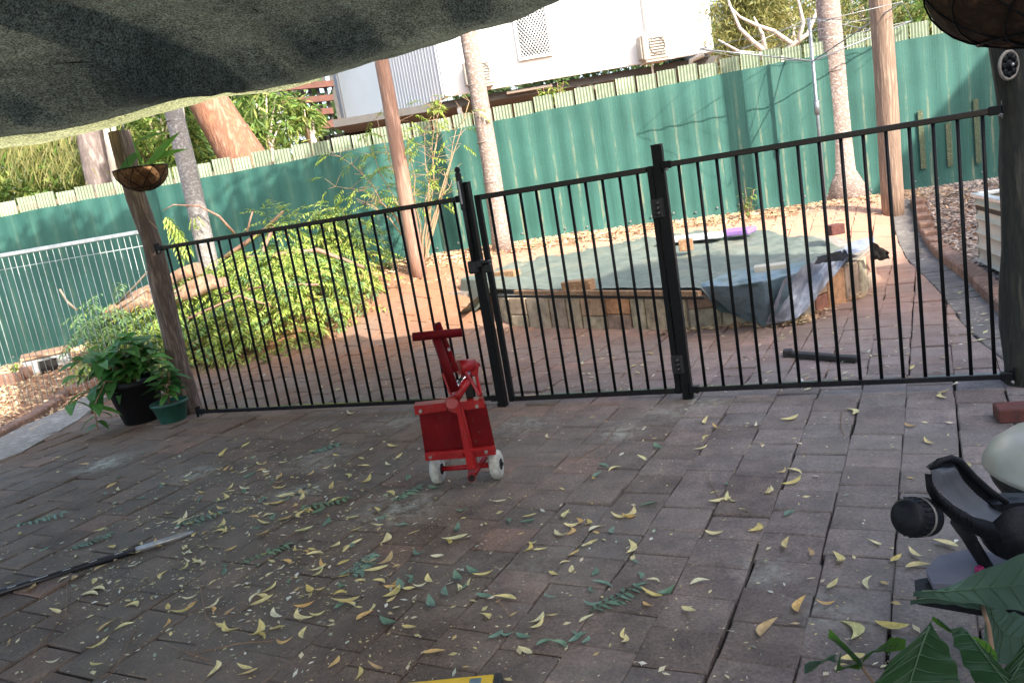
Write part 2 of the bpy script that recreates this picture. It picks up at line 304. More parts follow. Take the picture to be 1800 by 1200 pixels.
# ------------------------------------------------------------------ mesh helpers
class MB:
    def __init__(s): s.v = []; s.f = []; s.mi = []; s.cur = 0; s.smooth = []
    def face(s, idx, sm=False): s.f.append(idx); s.mi.append(s.cur); s.smooth.append(sm)
    def poly(s, pts, sm=False):
        n = len(s.v); s.v += [Vector(p) for p in pts]; s.face(list(range(n, n + len(pts))), sm)
    def box(s, c, size, rot=None, bev=0.):
        rot = rot or Matrix.Identity(3); c = Vector(c); hx, hy, hz = [k / 2 for k in size]
        if not bev:
            n = len(s.v)
            for z in (-hz, hz):
                for x, y in ((-hx, -hy), (hx, -hy), (hx, hy), (-hx, hy)): s.v.append(c + rot @ Vector((x, y, z)))
            for q in ((3, 2, 1, 0), (4, 5, 6, 7), (0, 1, 5, 4), (1, 2, 6, 5), (2, 3, 7, 6), (3, 0, 4, 7)): s.face([n + i for i in q])
        else:
            rings = []
            for z, ins in ((-hz, bev), (-hz + bev, 0), (hz - bev, 0), (hz, bev)):
                r = []
                for (sx, sy) in ((-1, -1), (1, -1), (1, 1), (-1, 1)):
                    X, Yy = sx * (hx - ins), sy * (hy - ins)
                    bb = bev * .999 if ins == 0 else 0.0001
                    pts = [(X, Yy - sy * bb), (X - sx * bb, Yy)]
                    if sx * sy < 0: pts = pts[::-1]
                    if (sx, sy) in ((-1, -1), (1, 1)): pts = [(X, Yy - sy * bb), (X - sx * bb, Yy)]
                    else: pts = [(X - sx * bb, Yy), (X, Yy - sy * bb)]
                    r += pts
                n = len(s.v); s.v += [c + rot @ Vector((a, b_, z)) for a, b_ in r]; rings.append(n)
            for a, b_ in zip(rings, rings[1:]):
                for i in range(8): j = (i + 1) % 8; s.face([a + i, a + j, b_ + j, b_ + i])
            s.face([rings[0] + i for i in range(7, -1, -1)]); s.face([rings[-1] + i for i in range(8)])
    def tube(s, pts, r, n=10, caps=True, sm=True, wob=0., hollow=False):
        pts = [Vector(p) for p in pts]; rr = r if isinstance(r, (list, tuple)) else [r] * len(pts)
        rings = []; prev = None
        for i, p in enumerate(pts):
            d = (pts[min(i + 1, len(pts) - 1)] - pts[max(i - 1, 0)]).normalized()
            if prev is None: a = d.orthogonal().normalized()
            else: a = (prev - d * prev.dot(d)).normalized()
            prev = a; b = d.cross(a); k = len(s.v)
            for j in range(n):
                t = 2 * math.pi * j / n; q = rr[i] * (1 + (wob * noise.noise(p * 3 + Vector((math.cos(t), math.sin(t), 0)) * .8) if wob else 0))
                s.v.append(p + (a * math.cos(t) + b * math.sin(t)) * q)
            rings.append(k)
        for a, b in zip(rings, rings[1:]):
            for j in range(n): l = (j + 1) % n; s.face([a + j, a + l, b + l, b + j], sm)
        if caps: s.face([rings[0] + j for j in range(n - 1, -1, -1)]); s.face([rings[-1] + j for j in range(n)])
    def lathe(s, c, prof, n=24, rot=None, sm=True):      # prof: list of (r, z)
        rot = rot or Matrix.Identity(3); c = Vector(c); rings = []
        for r, z in prof:
            k = len(s.v); rings.append(k)
            for j in range(n):
                t = 2 * math.pi * j / n; s.v.append(c + rot @ Vector((r * math.cos(t), r * math.sin(t), z)))
        for a, b in zip(rings, rings[1:]):
            for j in range(n): l = (j + 1) % n; s.face([a + j, a + l, b + l, b + j], sm)
        s.face([rings[0] + j for j in range(n - 1, -1, -1)]); s.face([rings[-1] + j for j in range(n)])
    def grid(s, fn, nu, nv, sm=True):
        k = len(s.v)
        for i in range(nu + 1):
            for j in range(nv + 1): s.v.append(Vector(fn(i / nu, j / nv)))
        for i in range(nu):
            for j in range(nv): a = k + i * (nv + 1) + j; s.face([a, a + 1, a + nv + 2, a + nv + 1], sm)
    def prism(s, pts, vec):                # closed outline extruded along vec
        pts = [Vector(p) for p in pts]; vec = Vector(vec); n = len(pts); k = len(s.v)
        s.v += pts + [p + vec for p in pts]
        s.face(list(range(k + n - 1, k - 1, -1))); s.face(list(range(k + n, k + 2 * n)))
        for i in range(n): j = (i + 1) % n; s.face([k + i, k + j, k + n + j, k + n + i])
    def leaf(s, b, d, nrm, L, W, fold=.25, curl=.2, seg=3):
        d = Vector(d).normalized(); nrm = Vector(nrm); side = d.cross(nrm)
        if side.length < 1e-4: side = d.orthogonal()
        side.normalize(); up = side.cross(d); k = len(s.v); b = Vector(b)
        prof = {2: [(0, .0), (.45, 1), (1, 0)], 3: [(0, .05), (.3, .95), (.65, .8), (1, .0)], 5: [(0, .03), (.15, .65), (.35, 1), (.58, .9), (.8, .5), (1, 0)]}[seg]
        for t, ww in prof:
            c = b + d * L * t - up * curl * L * t * t; o = side * W * .5 * ww; u = up * fold * W * ww
            s.v += [c - o + u, c, c + o + u]
        for i in range(len(prof) - 1):
            a = k + 3 * i; s.face([a, a + 1, a + 4, a + 3], True); s.face([a + 1, a + 2, a + 5, a + 4], True)
    def frond(s, b, d, L, n, ll, lw, droop=.3, up=Vector((0, 0, 1)), seg=2):
        d = Vector(d).normalized(); p = Vector(b); step = L / n; side = d.cross(up).normalized() if abs(d.dot(up)) < .99 else Vector((1, 0, 0))
        for i in range(n):
            d = (d + Vector((0, 0, -droop / n))).normalized(); p = p + d * step
            k = .6 + .4 * math.sin(math.pi * (i + 1) / (n + 1))
            for sg in (-1, 1):
                dd = d * .55 + side * sg + Vector((U(-.15, .15), U(-.15, .15), U(-.35, .1)))
                s.leaf(p, dd, up + Vector((U(-.4, .4), U(-.4, .4), 0)), ll * k * U(.85, 1.15), lw, .2, .25, seg)
        s.leaf(p, d, up, ll, lw, .2, .2, seg)
    def build(s, name, mats, parent=None, smooth=None):
        me = bpy.data.meshes.new(name); off = parent.matrix_world.translation if parent and parent.type != 'MESH' else (parent_base(parent) if parent else Vector((0, 0, 0)))
        me.from_pydata([tuple(v - off) for v in s.v], [], s.f)
        mats = mats if isinstance(mats, (list, tuple)) else [mats]
        for mt in mats: me.materials.append(mt)
        me.polygons.foreach_set('material_index', s.mi)
        me.polygons.foreach_set('use_smooth', s.smooth if smooth is None else [smooth] * len(s.f))
        me.update(); o = bpy.data.objects.new(name, me); col.objects.link(o)
        if parent: o.parent = parent
        return o
def parent_base(o):
    p = Vector((0, 0, 0))
    while o: p += o.location; o = o.parent
    return p
def tag(o, label=None, cat=None, group=None, kind=None):
    if label: o['label'] = label
    if cat: o['category'] = cat
    if group: o['group'] = group
    if kind: o['kind'] = kind
    return o
def thing(name, loc, label, cat, group=None):
    o = bpy.data.objects.new(name, None); col.objects.link(o); o.location = loc; o.empty_display_size = .1
    o.matrix_world = Matrix.Translation(Vector(loc)); return tag(o, label, cat, group)
def rotz(a): return Matrix.Rotation(a, 3, 'Z')
def frame(d, up=Vector((0, 0, 1))):       # columns: x along d, z near up
    x = Vector(d).normalized(); y = Vector(up).cross(x).normalized(); z = x.cross(y); return Matrix((x, y, z)).transposed()
def copy_tree(o, parent=None):
    c = o.copy(); col.objects.link(c); c.parent = parent
    for ch in o.children: copy_tree(ch, c)
    return c

# =================================================================== GROUND
mb = MB()
xs = [-60, -25, -14] + [-10 + .25 * i for i in range(81)] + [14, 25, 60]; ys = [-40, -12, -4] + [-1 + .2 * i for i in range(58)] + [12, 16, 25, 45, 90, 200]
def gz(x, y): return H(x, y) + .012 * noise.noise(Vector((x * 2, y * 2, 0))) * (1 if y > 8 else .2) - (.012 if y < 8 else 0.0)
for x in xs:
    for y in ys: mb.v.append(Vector((x, y, gz(x, y))))
ny = len(ys)
for i in range(len(xs) - 1):
    for j in range(ny - 1): a = i * ny + j; mb.face([a, a + ny, a + ny + 1, a + 1], True)
tag(mb.build('ground', M['ground']), kind='structure')

# pavers ---------------------------------------------------------------
RA = -.505; rv = Vector((math.cos(RA), math.sin(RA), 0)); cv = Vector((-math.sin(RA), math.cos(RA), 0))
CW, CH = .190, .170
def border_x(y): return lerp_tab([(2.2, 1.60), (3.35, 2.21), (4.25, 2.50), (5.5, 3.02), (7.4, 3.72), (9.2, 4.55)], y)
def edge_x(y): return lerp_tab([(2.2, 1.90), (3.35, 2.48), (4.25, 2.73), (5.5, 3.25), (7.4, 3.95), (9.2, 4.75)], y)
LA = GP(0, 800); LBp = GP(135, 738)
def clip(poly, p, n):
    out = []
    for i in range(len(poly)):
        a, b = poly[i], poly[(i + 1) % len(poly)]; da, db = (a - p).dot(n), (b - p).dot(n)
        if da <= 0: out.append(a)
        if (da < 0) != (db < 0): out.append(a + (b - a) * (da / (da - db)))
    return out
def paver(mb, poly, jit=True):
    if len(poly) < 3: return
    c = sum(poly, Vector((0, 0, 0))) / len(poly)
    dz = U(-.003, .004); tx, ty = U(-.022, .022), U(-.024, .024)
    if rnd.random() < .07: dz += U(.004, .011)
    k = len(mb.v); n = len(poly); g = .0024
    if n == 4:
        jx, jy, ja = U(-.0045, .0045), U(-.0045, .0045), U(-.018, .018)
        poly = [c + Vector((jx, jy, 0)) + rotz(ja) @ (p - c) + Vector((U(-.0015, .0015), U(-.0015, .0015), 0)) for p in poly]
    sh = [(c + (p - c) * (1 - g / max(.02, (p - c).length))) for p in poly]
    sh2 = [(c + (p - c) * (1 - (g + .006) / max(.03, (p - c).length))) for p in poly]
    for lst, z in ((sh, -.03), (sh, .009), (sh2, .014)):
        for p in lst:
            q = p - c; mb.v.append(Vector((p.x, p.y, H(p.x, p.y) + z + dz + q.x * tx + q.y * ty)))
    for r in range(2):
        for i in range(n): j = (i + 1) % n; mb.face([k + r * n + i, k + r * n + j, k + (r + 1) * n + j, k + (r + 1) * n + i])
    mb.face([k + 2 * n + i for i in range(n)])
mb = MB()
for ci in range(-60, 60):
    r0 = -.912 + CW * ci; off = (ci % 2) * .5 * CH + U(-.03, .03) if ci < 4 else (.45 * CH if ci % 2 else 0)
    for cj in range(-20, 75):
        c0 = cj * CH + off + (0.0 if ci < 4 else .02)
        ctr = rv * (r0 + CW / 2) + cv * (c0 + CH / 2)
        x, y = ctr.x, ctr.y
        if y < .9 or y > 9.0 or x < -5.6 or x > 4.6 or x < -.85 * y - 1.2: continue
        # left edge of the paving and the beds behind
        if (ctr - LA).dot(Vector((-(LBp - LA).y, (LBp - LA).x, 0)).normalized()) > -.02 and y > 4.4 and x < -2.3: continue
        if y > 8.55 and x < 3.4: continue
        P = [rv * (r0 + a) + cv * (c0 + b) for a, b in ((0, 0), (CW, 0), (CW, CH), (0, CH))]
        if x > border_x(y) - .5 and True:
            y1, y2 = y - .2, y + .2; a = Vector((border_x(y1), y1, 0)); b = Vector((border_x(y2), y2, 0)); d = (b - a).normalized()
            P = clip(P, a, Vector((d.y, -d.x, 0)))
            if len(P) < 3: continue
            ar = abs(sum(P[i].x * P[(i + 1) % len(P)].y - P[(i + 1) % len(P)].x * P[i].y for i in range(len(P)))) / 2
            if ar < .0012: continue
        paver(mb, P)
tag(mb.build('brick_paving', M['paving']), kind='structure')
mb = MB(); y = 1.5
while y < 9.2:                       # border course laid along the edging
    h = .17; a0, a1 = Vector((border_x(y) + .003, y, 0)), Vector((border_x(y + h) + .003, y + h, 0))
    b0, b1 = Vector((edge_x(y), y - .06, 0)), Vector((edge_x(y + h), y + h - .06, 0))
    paver(mb, [a0, b0, b1, a1]); y += h
tag(mb.build('border_path', mat('grey_border_pavers', (.20, .18, .165), (.14, .125, .115), 9, .85, .4, isl=.15, c3=(.26, .235, .21), lo=.3, hi=.7)), kind='structure')

# =================================================================== BRICK EDGINGS AND BEDS
def edging(name, pts, label, bl=.22, bw=.10, bh=.10, matk='brick'):
    o = thing(name, (pts[0][0], pts[0][1], H(pts[0][0], pts[0][1])), label, 'garden edging'); mb = MB()
    for a, b in zip(pts, pts[1:]):
        a, b = Vector((*a, 0)), Vector((*b, 0)); L = (b - a).length; n = max(1, round(L / bl)); d = (b - a) / n
        for i in range(n):
            c = a + d * (i + .5); z = H(c.x, c.y)
            mb.box((c.x, c.y, z + bh / 2 - .02 + U(-.003, .003)), (d.length - .003, bw, bh), rotz(math.atan2(d.y, d.x) + U(-.02, .02)) @ Matrix.Rotation(U(-.02, .02), 3, 'X'), .012)
    mb.build('brick_row', M[matk], o); return o
edging('brick_edging', [(edge_x(y) + .06, y) for y in (2.9, 4.25, 5.5, 6.5, 7.4, 8.3)], 'long curved orange brick edging along the grey bark bed on the right', .24, .12, .11)
e1, e2, e3 = GP(-70, 806), GP(60, 738), GP(118, 700)
edging('brick_edging', [(e1.x, e1.y), (e2.x, e2.y), (e3.x, e3.y), (e3.x + .5, e3.y + .25)], 'low brick edging along the leaf covered bed at the left edge of the photo', .22, .10, .08)
mb = MB()
q = [GP(-60, 838), GP(40, 800), GP(140, 742), GP(190, 700), GP(150, 700), GP(118, 722), GP(50, 750), GP(-60, 805)]
mb.prism([(p.x, p.y, -.02) for p in q], (0, 0, .045)); tag(mb.build('concrete_path', M['concrete']), kind='structure')
e = [TP(-40, 690), TP(45, 668), TP(95, 640)]
edging('brick_edging', [(p.x, p.y) for p in e], 'short orange brick edging in front of the concrete box near the wire mesh fence', .3, .12, .12)

def chips(name, region, n, m, size, label_kind='stuff', lift=.0, flat=.5, elong=3.):
    mb = MB()
    for _ in range(n):
        for _t in range(30):
            p = region()
            if p: break
        if not p: continue
        x, y = p; a = U(0, 6.28); L = size * U(.5, 1.5); W = L / elong * U(.7, 1.4)
        z = H(x, y) + lift + U(0, .02)
        r = rotz(a) @ Matrix.Rotation(U(-flat, flat), 3, 'Y') @ Matrix.Rotation(U(-flat, flat), 3, 'X')
        c = Vector((x, y, z)); b_ = U(-.25, .25) * W
        k = len(mb.v)
        for q in ((-L / 2, 0, 0), (-L * .1, -W / 2, b_), (L / 2, 0, 0), (-L * .05, W / 2, b_), (0, 0, W * .45)): mb.v.append(c + r @ Vector(q))
        for f in ((0, 1, 4), (1, 2, 4), (2, 3, 4), (3, 0, 4)): mb.face([k + i for i in f])
    return tag(mb.build(name, m), kind=label_kind)
SPA_C = Vector((1.25, 7.15, 0))
def bed_back():
    x = U(-2.6, 5.2); y = U(8.0, fence_y(x) - .03)
    if y < 8.5 + .25 * noise.noise(Vector((x, 0, 0))) and rnd.random() < .8: return None
    return x, y
def bed_right():
    y = U(2.8, 9.4); x = edge_x(y) + .16 + abs(rnd.gauss(0, 1.2)); return (x, y) if x < 7 else None
def bed_left():
    x = U(-7.5, -3.2); y = U(5.6, 9.9); e = (Vector((x, y, 0)) - LA).dot(Vector((-(LBp - LA).y, (LBp - LA).x, 0)).normalized())
    return (x, y) if e > .2 and x < -2.9 else None
chips('bark_mulch', bed_back, 9000, M['bark'], .055)
chips('grey_bark_mulch', bed_right, 16000, M['barkgrey'], .055)
chips('leaf_litter', bed_left, 7000, M['litter'], .06)
def sp_edge():
    a = [GP(1180, 585), GP(1330, 572), GP(1405, 570), GP(1440, 545), GP(1510, 522)]; i = rnd.randrange(4); t = U(0, 1)
    p = a[i].lerp(a[i + 1], t); return p.x + rnd.gauss(0, .05), p.y - abs(rnd.gauss(0, .05))
chips('leaf_litter', sp_edge, 420, M['litter'], .07, lift=.016, elong=3.5)

# =================================================================== BACK FENCE
o = thing('sheet_fence', (0, fence_y(0), .5), 'long pale corrugated sheet fence screened with green shade cloth across the back', 'fence')
mb = MB(); x = -9.0; step = .243
def ftop(x): return lerp_tab([(-9, 2.02), (-6, 2.0), (-.7, 2.09), (3.4, 2.22), (5.8, 2.24), (9, 2.3)], x)
while x < 9:
    z1 = ftop(x + .1) + U(-.02, .025); nr = 12; wdt = .222; yb = fence_y(x) + (.0 if int((x + 9) / step) % 2 else .012)
    k = len(mb.v)
    for i in range(nr + 1):
        xx = x + wdt * i / nr; dy = .008 * (1 if (i % 2) else -1)
        mb.v += [Vector((xx, yb + dy, -.05)), Vector((xx, yb + dy, z1 + U(-.002, .002)))]
    for i in range(nr): a = k + 2 * i; mb.face([a, a + 2, a + 3, a + 1])
    x += step
mb.build('corrugated_sheets', M['palegreen'], o)
mb = MB()
for z in (.75, 1.9):
    mb.box((0, fence_y(0) + .045, z), (18, .05, .06), rotz(math.atan(-.0407)))
mb.build('fence_rail', M['mould'], o)
mb = MB(); N = 240
def cl(u, v):
    x = -8.8 + 17.6 * u; n = noise.noise(Vector((x * 1.3, 0, 1))); zt = ftop(x) - .165 + .010 * n + .004 * math.sin(x * 9)
    zb = H(x, fence_y(x)) - .03 + .03 * noise.noise(Vector((x, 4, 0))); z = zb + (zt - zb) * v
    y = fence_y(x) - .028 - .010 * math.sin(2 * math.pi * x / step) - .014 * noise.noise(Vector((x * .8, z * .8, 3))) - (.02 if v < .04 else 0)
    return (x, y, z)
mb.grid(cl, 560, 14)
clo = mb.build('shade_cloth_cover', M['fencecloth'], o)
mb = MB()
for i in range(70):
    x = -8.5 + i * .26; z = H(x, fence_y(x)) + .09; mb.box((x, fence_y(x) - .05, z + U(-.02, .02)), (.02, .006, .02), rotz(0))
mb.build('washers', M['zinc'], o)
# lower gap strips of bare sheet seen at right
mb = MB()
for (a, b, c_, d_) in ((1619, 297, 1614, 195), (1667, 293, 1661, 217), (1716, 287, 1710, 175)):
    p, q2 = FP(a, b), FP(c_, d_); mb.box(((p.x + q2.x) / 2, fence_y(p.x) - .052, (p.z + q2.z) / 2), (.062, .004, abs(q2.z - p.z)))
mb.build('bare_strips', mat('lichen_strip', (.13, .15, .085), (.05, .08, .045), 45, .9, .5, c3=(.20, .19, .12), lo=.3, hi=.7), o)

# =================================================================== POOL FENCE
gA = Vector((.00773, 4.26675, 0))
def along(th, s): return gA + Vector((math.cos(th), math.sin(th), 0)) * s
thL, thG, thR = -.43544, -.42638, -.44978
ZT, ZB = 1.17, .08
def bar(mb, p, z0, z1, r=.008): mb.tube([(p.x, p.y, z0), (p.x, p.y, z1)], r, 10)
def rail(mb, a, b, z, h=.026, dpt=.026):
    d = b - a; mb.box(((a.x + b.x) / 2, (a.y + b.y) / 2, z), (d.length, dpt, h), rotz(math.atan2(d.y, d.x)), .003)
def panel(label, th, s_first, d, n, s_a, s_b, zt=ZT, zb=ZB):
    a, b = along(th, s_a), along(th, s_b)
    o = thing('pool_fence_panel', (a.x, a.y, 0), label, 'fence panel')
    for nm, z in (('top_rail', zt + .013), ('bottom_rail', zb - .013)):
        mb = MB(); rail(mb, a, b, z); mb.build(nm, M['rail'], o)
    for i in range(n):
        mb = MB(); p = along(th, s_first + d * i); bar(mb, p, zb - .001, zt + .001); mb.build('bar', M['black'], o)
    for e_, sg in ((a, 1), (b, -1)):
        for z in (zt + .013, zb - .013):
            mb = MB(); dd = (b - a).normalized() * sg
            mb.box((e_.x + dd.x * .006, e_.y + dd.y * .006, z), (.05, .036, .036), rotz(math.atan2(dd.y, dd.x)), .004)
            mb.box((e_.x - dd.x * .022, e_.y - dd.y * .022, z), (.006, .04, .07), rotz(math.atan2(dd.y, dd.x)))
            br = mb.build('bracket', M['black'], o)
            mb = MB(); mb.tube([(e_.x + dd.x * .0, e_.y - .02, z - .018), (e_.x, e_.y - .034, z - .022)], .006, 6); mb.build('bolt', M['zinc'], br)
    return o
panel('long black tubular fence panel between the weathered log post and the latch post', thL, -.20973 - .08844 * 24, .08844, 25, -.20973 - .08844 * 24 - .06, -.163)
panel('black tubular fence panel right of the gate, running to the dark log post', thR, 1.00847, .08898, 15, .945, 1.00847 + .08898 * 14 + .05)
# gate
g0, g1 = -.082, .8006 + .082; zt, zb = ZT - .009, ZB - .009
a, b = along(thG, g0), along(thG, g1)
o = thing('pool_gate', (a.x, a.y, 0), 'black tubular pool gate in the middle of the fence, hinged on its right', 'gate')
for nm, z in (('top_rail', zt + .013), ('bottom_rail', zb - .013)):
    mb = MB(); rail(mb, along(thG, g0 + .031), along(thG, g1 - .031), z, .028); mb.build(nm, M['rail'], o)
for s in (g0 + .015, g1 - .015):
    mb = MB(); p = along(thG, s); mb.box((p.x, p.y, (zt + .028 + zb - .028) / 2), (.030, .030, zt - zb + .056), rotz(thG), .003); mb.build('stile', M['black'], o)
for i in range(10):
    mb = MB(); bar(mb, along(thG, .08896 * i), zb - .001, zt + .001); mb.build('bar', M['black'], o)
for z in (.985, .20):
    mb = MB(); p = along(thG, g1 + .002); nn = Vector((math.sin(thG), -math.cos(thG), 0))
    mb.box((p.x + nn.x * .022, p.y + nn.y * .022, z), (.062, .024, .095), rotz(thG), .006)
    for k in (-.024, 0, .024): mb.tube([(p.x + nn.x * .034, p.y + nn.y * .034, z + k - .009), (p.x + nn.x * .034, p.y + nn.y * .034, z + k + .009)], .013, 12)
    mb.build('hinge', M['plastic'], o)
mb = MB(); p = along(thG, g0 + .012); nn = Vector((math.sin(thG), -math.cos(thG), 0))
mb.box((p.x + nn.x * .02, p.y + nn.y * .02, .80), (.05, .03, .05), rotz(thG), .006)
mb.box((p.x + nn.x * .03, p.y + nn.y * .03, .835), (.045, .05, .014), rotz(thG), .004); mb.build('latch_striker', M['plastic'], o)
# posts
def gpost(s, top, label, th=thG):
    p = along(th, s); o = thing('gate_post', (p.x, p.y, 0), label, 'fence post')
    mb = MB(); mb.box((p.x, p.y, top / 2 + .005), (.05, .05, top), rotz(th), .003); mb.build('post', M['black'], o)
    mb = MB(); mb.box((p.x, p.y, top + .0075), (.053, .053, .006), rotz(th), .002); mb.build('cap', M['plastic'], o)
    return o, p
o, p = gpost(.912, 1.275, 'square black hinge post between the gate and the right fence panel')
o, p = gpost(-.128, 1.255, 'square black latch post left of the gate, with a round topped latch tube')
nn = Vector((math.sin(thG), -math.cos(thG), 0)); rt = Vector((math.cos(thG), math.sin(thG), 0))
c = p + nn * .034 - rt * .012
mb = MB(); mb.tube([(c.x, c.y, .80), (c.x, c.y, 1.30)], .012, 12); mb.box((c.x, c.y, 1.22), (.03, .026, .20), rotz(thG), .006)
mb.box((c.x, c.y, .815), (.06, .045, .07), rotz(thG), .008); mb.box((c.x + rt.x * .03, c.y + rt.y * .03, .83), (.05, .04, .04), rotz(thG), .006)
lt = mb.build('latch_tube', M['plastic'], o)
mb = MB(); mb.lathe((c.x, c.y, 1.30), [(.013, 0), (.016, .006), (.009, .012), (.009, .020), (.016, .026), (.016, .038), (.010, .046), (.002, .050)], 16); mb.build('knob', M['plastic'], lt)
mb = MB(); mb.box((c.x + nn.x * .0142, c.y + nn.y * .0142, 1.215), (.010, .001, .12), rotz(thG)); mb.build('lettering_strip', M['whitepaint'], lt)

# =================================================================== TIMBER POSTS AND PALM TRUNKS
def pole(name, base_p, top_z, r0, r1, matk, label, cat, lean=(0, 0), wob=.12, seg=14, rings=0, flare=0, group=None, n=16):
    o = thing(name, (base_p[0], base_p[1], base_p[2]), label, cat, group); mb = MB(); pts = []; rr = []
    for i in range(seg + 1):
        t = i / seg; z = base_p[2] - .08 + (top_z - base_p[2] + .08) * t
        pts.append((base_p[0] + lean[0] * t + .012 * math.sin(t * 7 + r0 * 50), base_p[1] + lean[1] * t, z))
        rr.append(r0 + (r1 - r0) * t + flare * math.exp(-((z - base_p[2]) / .16)))
    mb.tube(pts, rr, n, wob=wob)
    tr = mb.build('trunk' if 'palm' in name else 'log', M[matk], o)
    if rings:
        sm_ = mat('scar_' + matk, (.2, .15, .13), (.3, .24, .21), 30, .9)
        for i in range(rings):
            mb = MB()
            t = (i + .5 + U(-.2, .2)) / rings; z = base_p[2] + (top_z - base_p[2]) * t
            pr = r0 + (r1 - r0) * t + flare * math.exp(-((z - base_p[2]) / .16)); c = (base_p[0] + lean[0] * t, base_p[1] + lean[1] * t)
            mb.tube([(c[0], c[1], z), (c[0], c[1], z + .012)], [pr * 1.01, pr * 1.01], n); mb.build('leaf_scar', sm_, tr)
    return o, tr
o, tr = pole('log_post', GP(338, 727), 1.98, .078, .062, 'log', 'weathered brown log post at the left end of the black pool fence', 'post', wob=.35)
o, tr = pole('log_post', GP(1812, 676), 2.3, .098, .09, 'logdark', 'thick dark log post at the right edge of the photo, carrying a round wheel', 'post', wob=.25)
b0 = TP(740, 485); pole('timber_post', b0, 4.2, .082, .062, 'timber', 'pinkish timber post rising from behind the leafy shrub', 'post', wob=.08)
b0 = TP(1572, 378); pole('timber_post', b0, 5.2, .108, .092, 'timber2', 'tan timber post beside the right palm trunk', 'post', wob=.1)
b0 = TP(886, 440); pole('palm_tree', b0, 5.0, .105, .075, 'palm', 'slim spotted palm trunk behind the pool gate', 'tree', rings=9, flare=.02, wob=.1)
b0 = TP(1484, 350); pole('palm_tree', b0, 6.0, .14, .115, 'palm', 'thick pale palm trunk with flared foot by the fence on the right', 'tree', rings=10, flare=.12, wob=.1)
b0 = YP(366, 455, 8.3); pole('palm_tree', (b0.x, b0.y, H(b0.x, b0.y)), 5.0, .10, .08, 'palmgrey', 'smooth grey palm trunk behind the cut branches on the left', 'tree', rings=6, wob=.08)

# round wheel on right post
c = YP(1773, 115, 3.20)
o = thing('tap_wheel', c, 'round black wheel with a worn pale rim fixed high on the dark log post', 'wheel')
fr = frame(Vector((.35, -.9, -.05))); rot = Matrix((fr.col[1], fr.col[2], fr.col[0])).transposed()
mb = MB(); k = []
for j in range(28):
    t = 2 * math.pi * j / 28; k.append(c + rot @ Vector((.052 * math.cos(t), .052 * math.sin(t), 0)))
mb.tube(k + [k[0]], .0065, 8, caps=False); mb.build('rim', M['concrete'], o)
mb = MB(); mb.lathe(c, [(.05, -.012), (.05, -.002), (.044, .002), (.02, .004), (.012, .012), (.004, .012)], 24, rot)
for j in range(8):
    t = 2 * math.pi * j / 8; mb.lathe(c + rot @ Vector((.035 * math.cos(t), .035 * math.sin(t), 0)), [(.013, -.004), (.013, .006), (.008, .009)], 10, rot)
mb.build('wheel_disc', M['black'], o)
mb = MB(); mb.lathe(c, [(.007, .008), (.007, .02), (.003, .022)], 10, rot); mb.build('hub_bolt', M['zinc'], o)
mb = MB(); mb.tube([c - rot @ Vector((0, 0, .010)), c + Vector((.03, .03, 0))], .012, 10); mb.build('spindle', M['black'], o)

# =================================================================== WIRE MESH FENCE (left)
yl = 6.75; a = YP(-60, 457, yl); b = YP(244, 408, yl - .15); a.z = b.z = 1.33
o = thing('mesh_fence', (b.x, b.y, 0), 'silver wire mesh fence with a rail along the top at the left edge', 'fence'); d = (b - a); L = d.length; d.normalize(); ang = math.atan2(d.y, d.x)
mb = MB(); mb.box(((a.x + b.x) / 2, (a.y + b.y) / 2, 1.33), (L, .028, .032), rotz(ang), .004); mb.build('top_rail', M['alu'], o)
for z in (1.215,):
    mb = MB(); mb.tube([(a.x, a.y, z), (b.x + d.x * .05, b.y, z)], .0034, 6); mb.build('horizontal_wire', M['wire'], o)
n = int(L / .056)
for i in range(n):
    p = a + d * (L * (i + .5) / n); mb = MB(); mb.tube([(p.x, p.y, .03), (p.x + U(-.004, .004), p.y, 1.31)], .0030, 6); mb.build('wire', M['wire'], o)
mb = MB(); mb.box((b.x + .03, b.y, .66), (.035, .035, 1.32), rotz(ang), .004); mb.build('end_post', M['alu'], o)

# =================================================================== RED LOG SPLITTER
YS = 3.13
def SP(px, py, y=YS): return YP(700 + px / 3.527, 540 + py / 3.527, y)
o = thing('log_splitter', (SP(455, 1090).x, YS, 0), 'red steel log splitter standing upright on two white wheels in front of the pool fence', 'log splitter')
wl, wr = GP(774, 858), GP(878, 850)
wl.y += .03; wr.y += .03; rW = .063
axd = (wr - wl).normalized(); fwd = Vector((-axd.y, axd.x, 0))
for wp in (wl, wr):
    c = Vector((wp.x, wp.y, rW + .014)); rot = Matrix((fwd, Vector((0, 0, 1)), axd)).transposed()
    if rot.determinant() < 0: rot = Matrix((-fwd, Vector((0, 0, 1)), axd)).transposed()
    mb = MB(); mb.lathe(c, [(.022, -.02), (.05, -.02), (.059, -.016), (rW, -.008), (rW, .008), (.059, .016), (.05, .02), (.022, .02)], 32, rot)
    wh = mb.build('wheel', M['wheel'], o)
    mb = MB(); mb.lathe(c, [(.024, -.0215), (.024, .0215)], 16, rot); mb.lathe(c, [(.008, -.030), (.008, .030)], 8, rot); mb.build('hub', M['dark'], wh)
c1 = Vector((wl.x, wl.y, rW + .014)); c2 = Vector((wr.x, wr.y, rW + .014))
mb = MB(); mb.tube([c1 + axd * .018, c2 - axd * .018], .0115, 12); mb.build('axle', M['red'], o)
yf = YS + .02
def plate(mb, pts, th=.006, y=yf, off=0.):
    P = [SP(a, b, y + off) for a, b in pts]; mb.prism(P, (0, th, 0))
mb = MB(); plate(mb, [(125, 630), (405, 620), (430, 930), (170, 935)], .005, off=.012); plate(mb, [(395, 610), (545, 600), (608, 895), (455, 915)], .005, off=.014); mb.build('plate', M['reddark'], o)
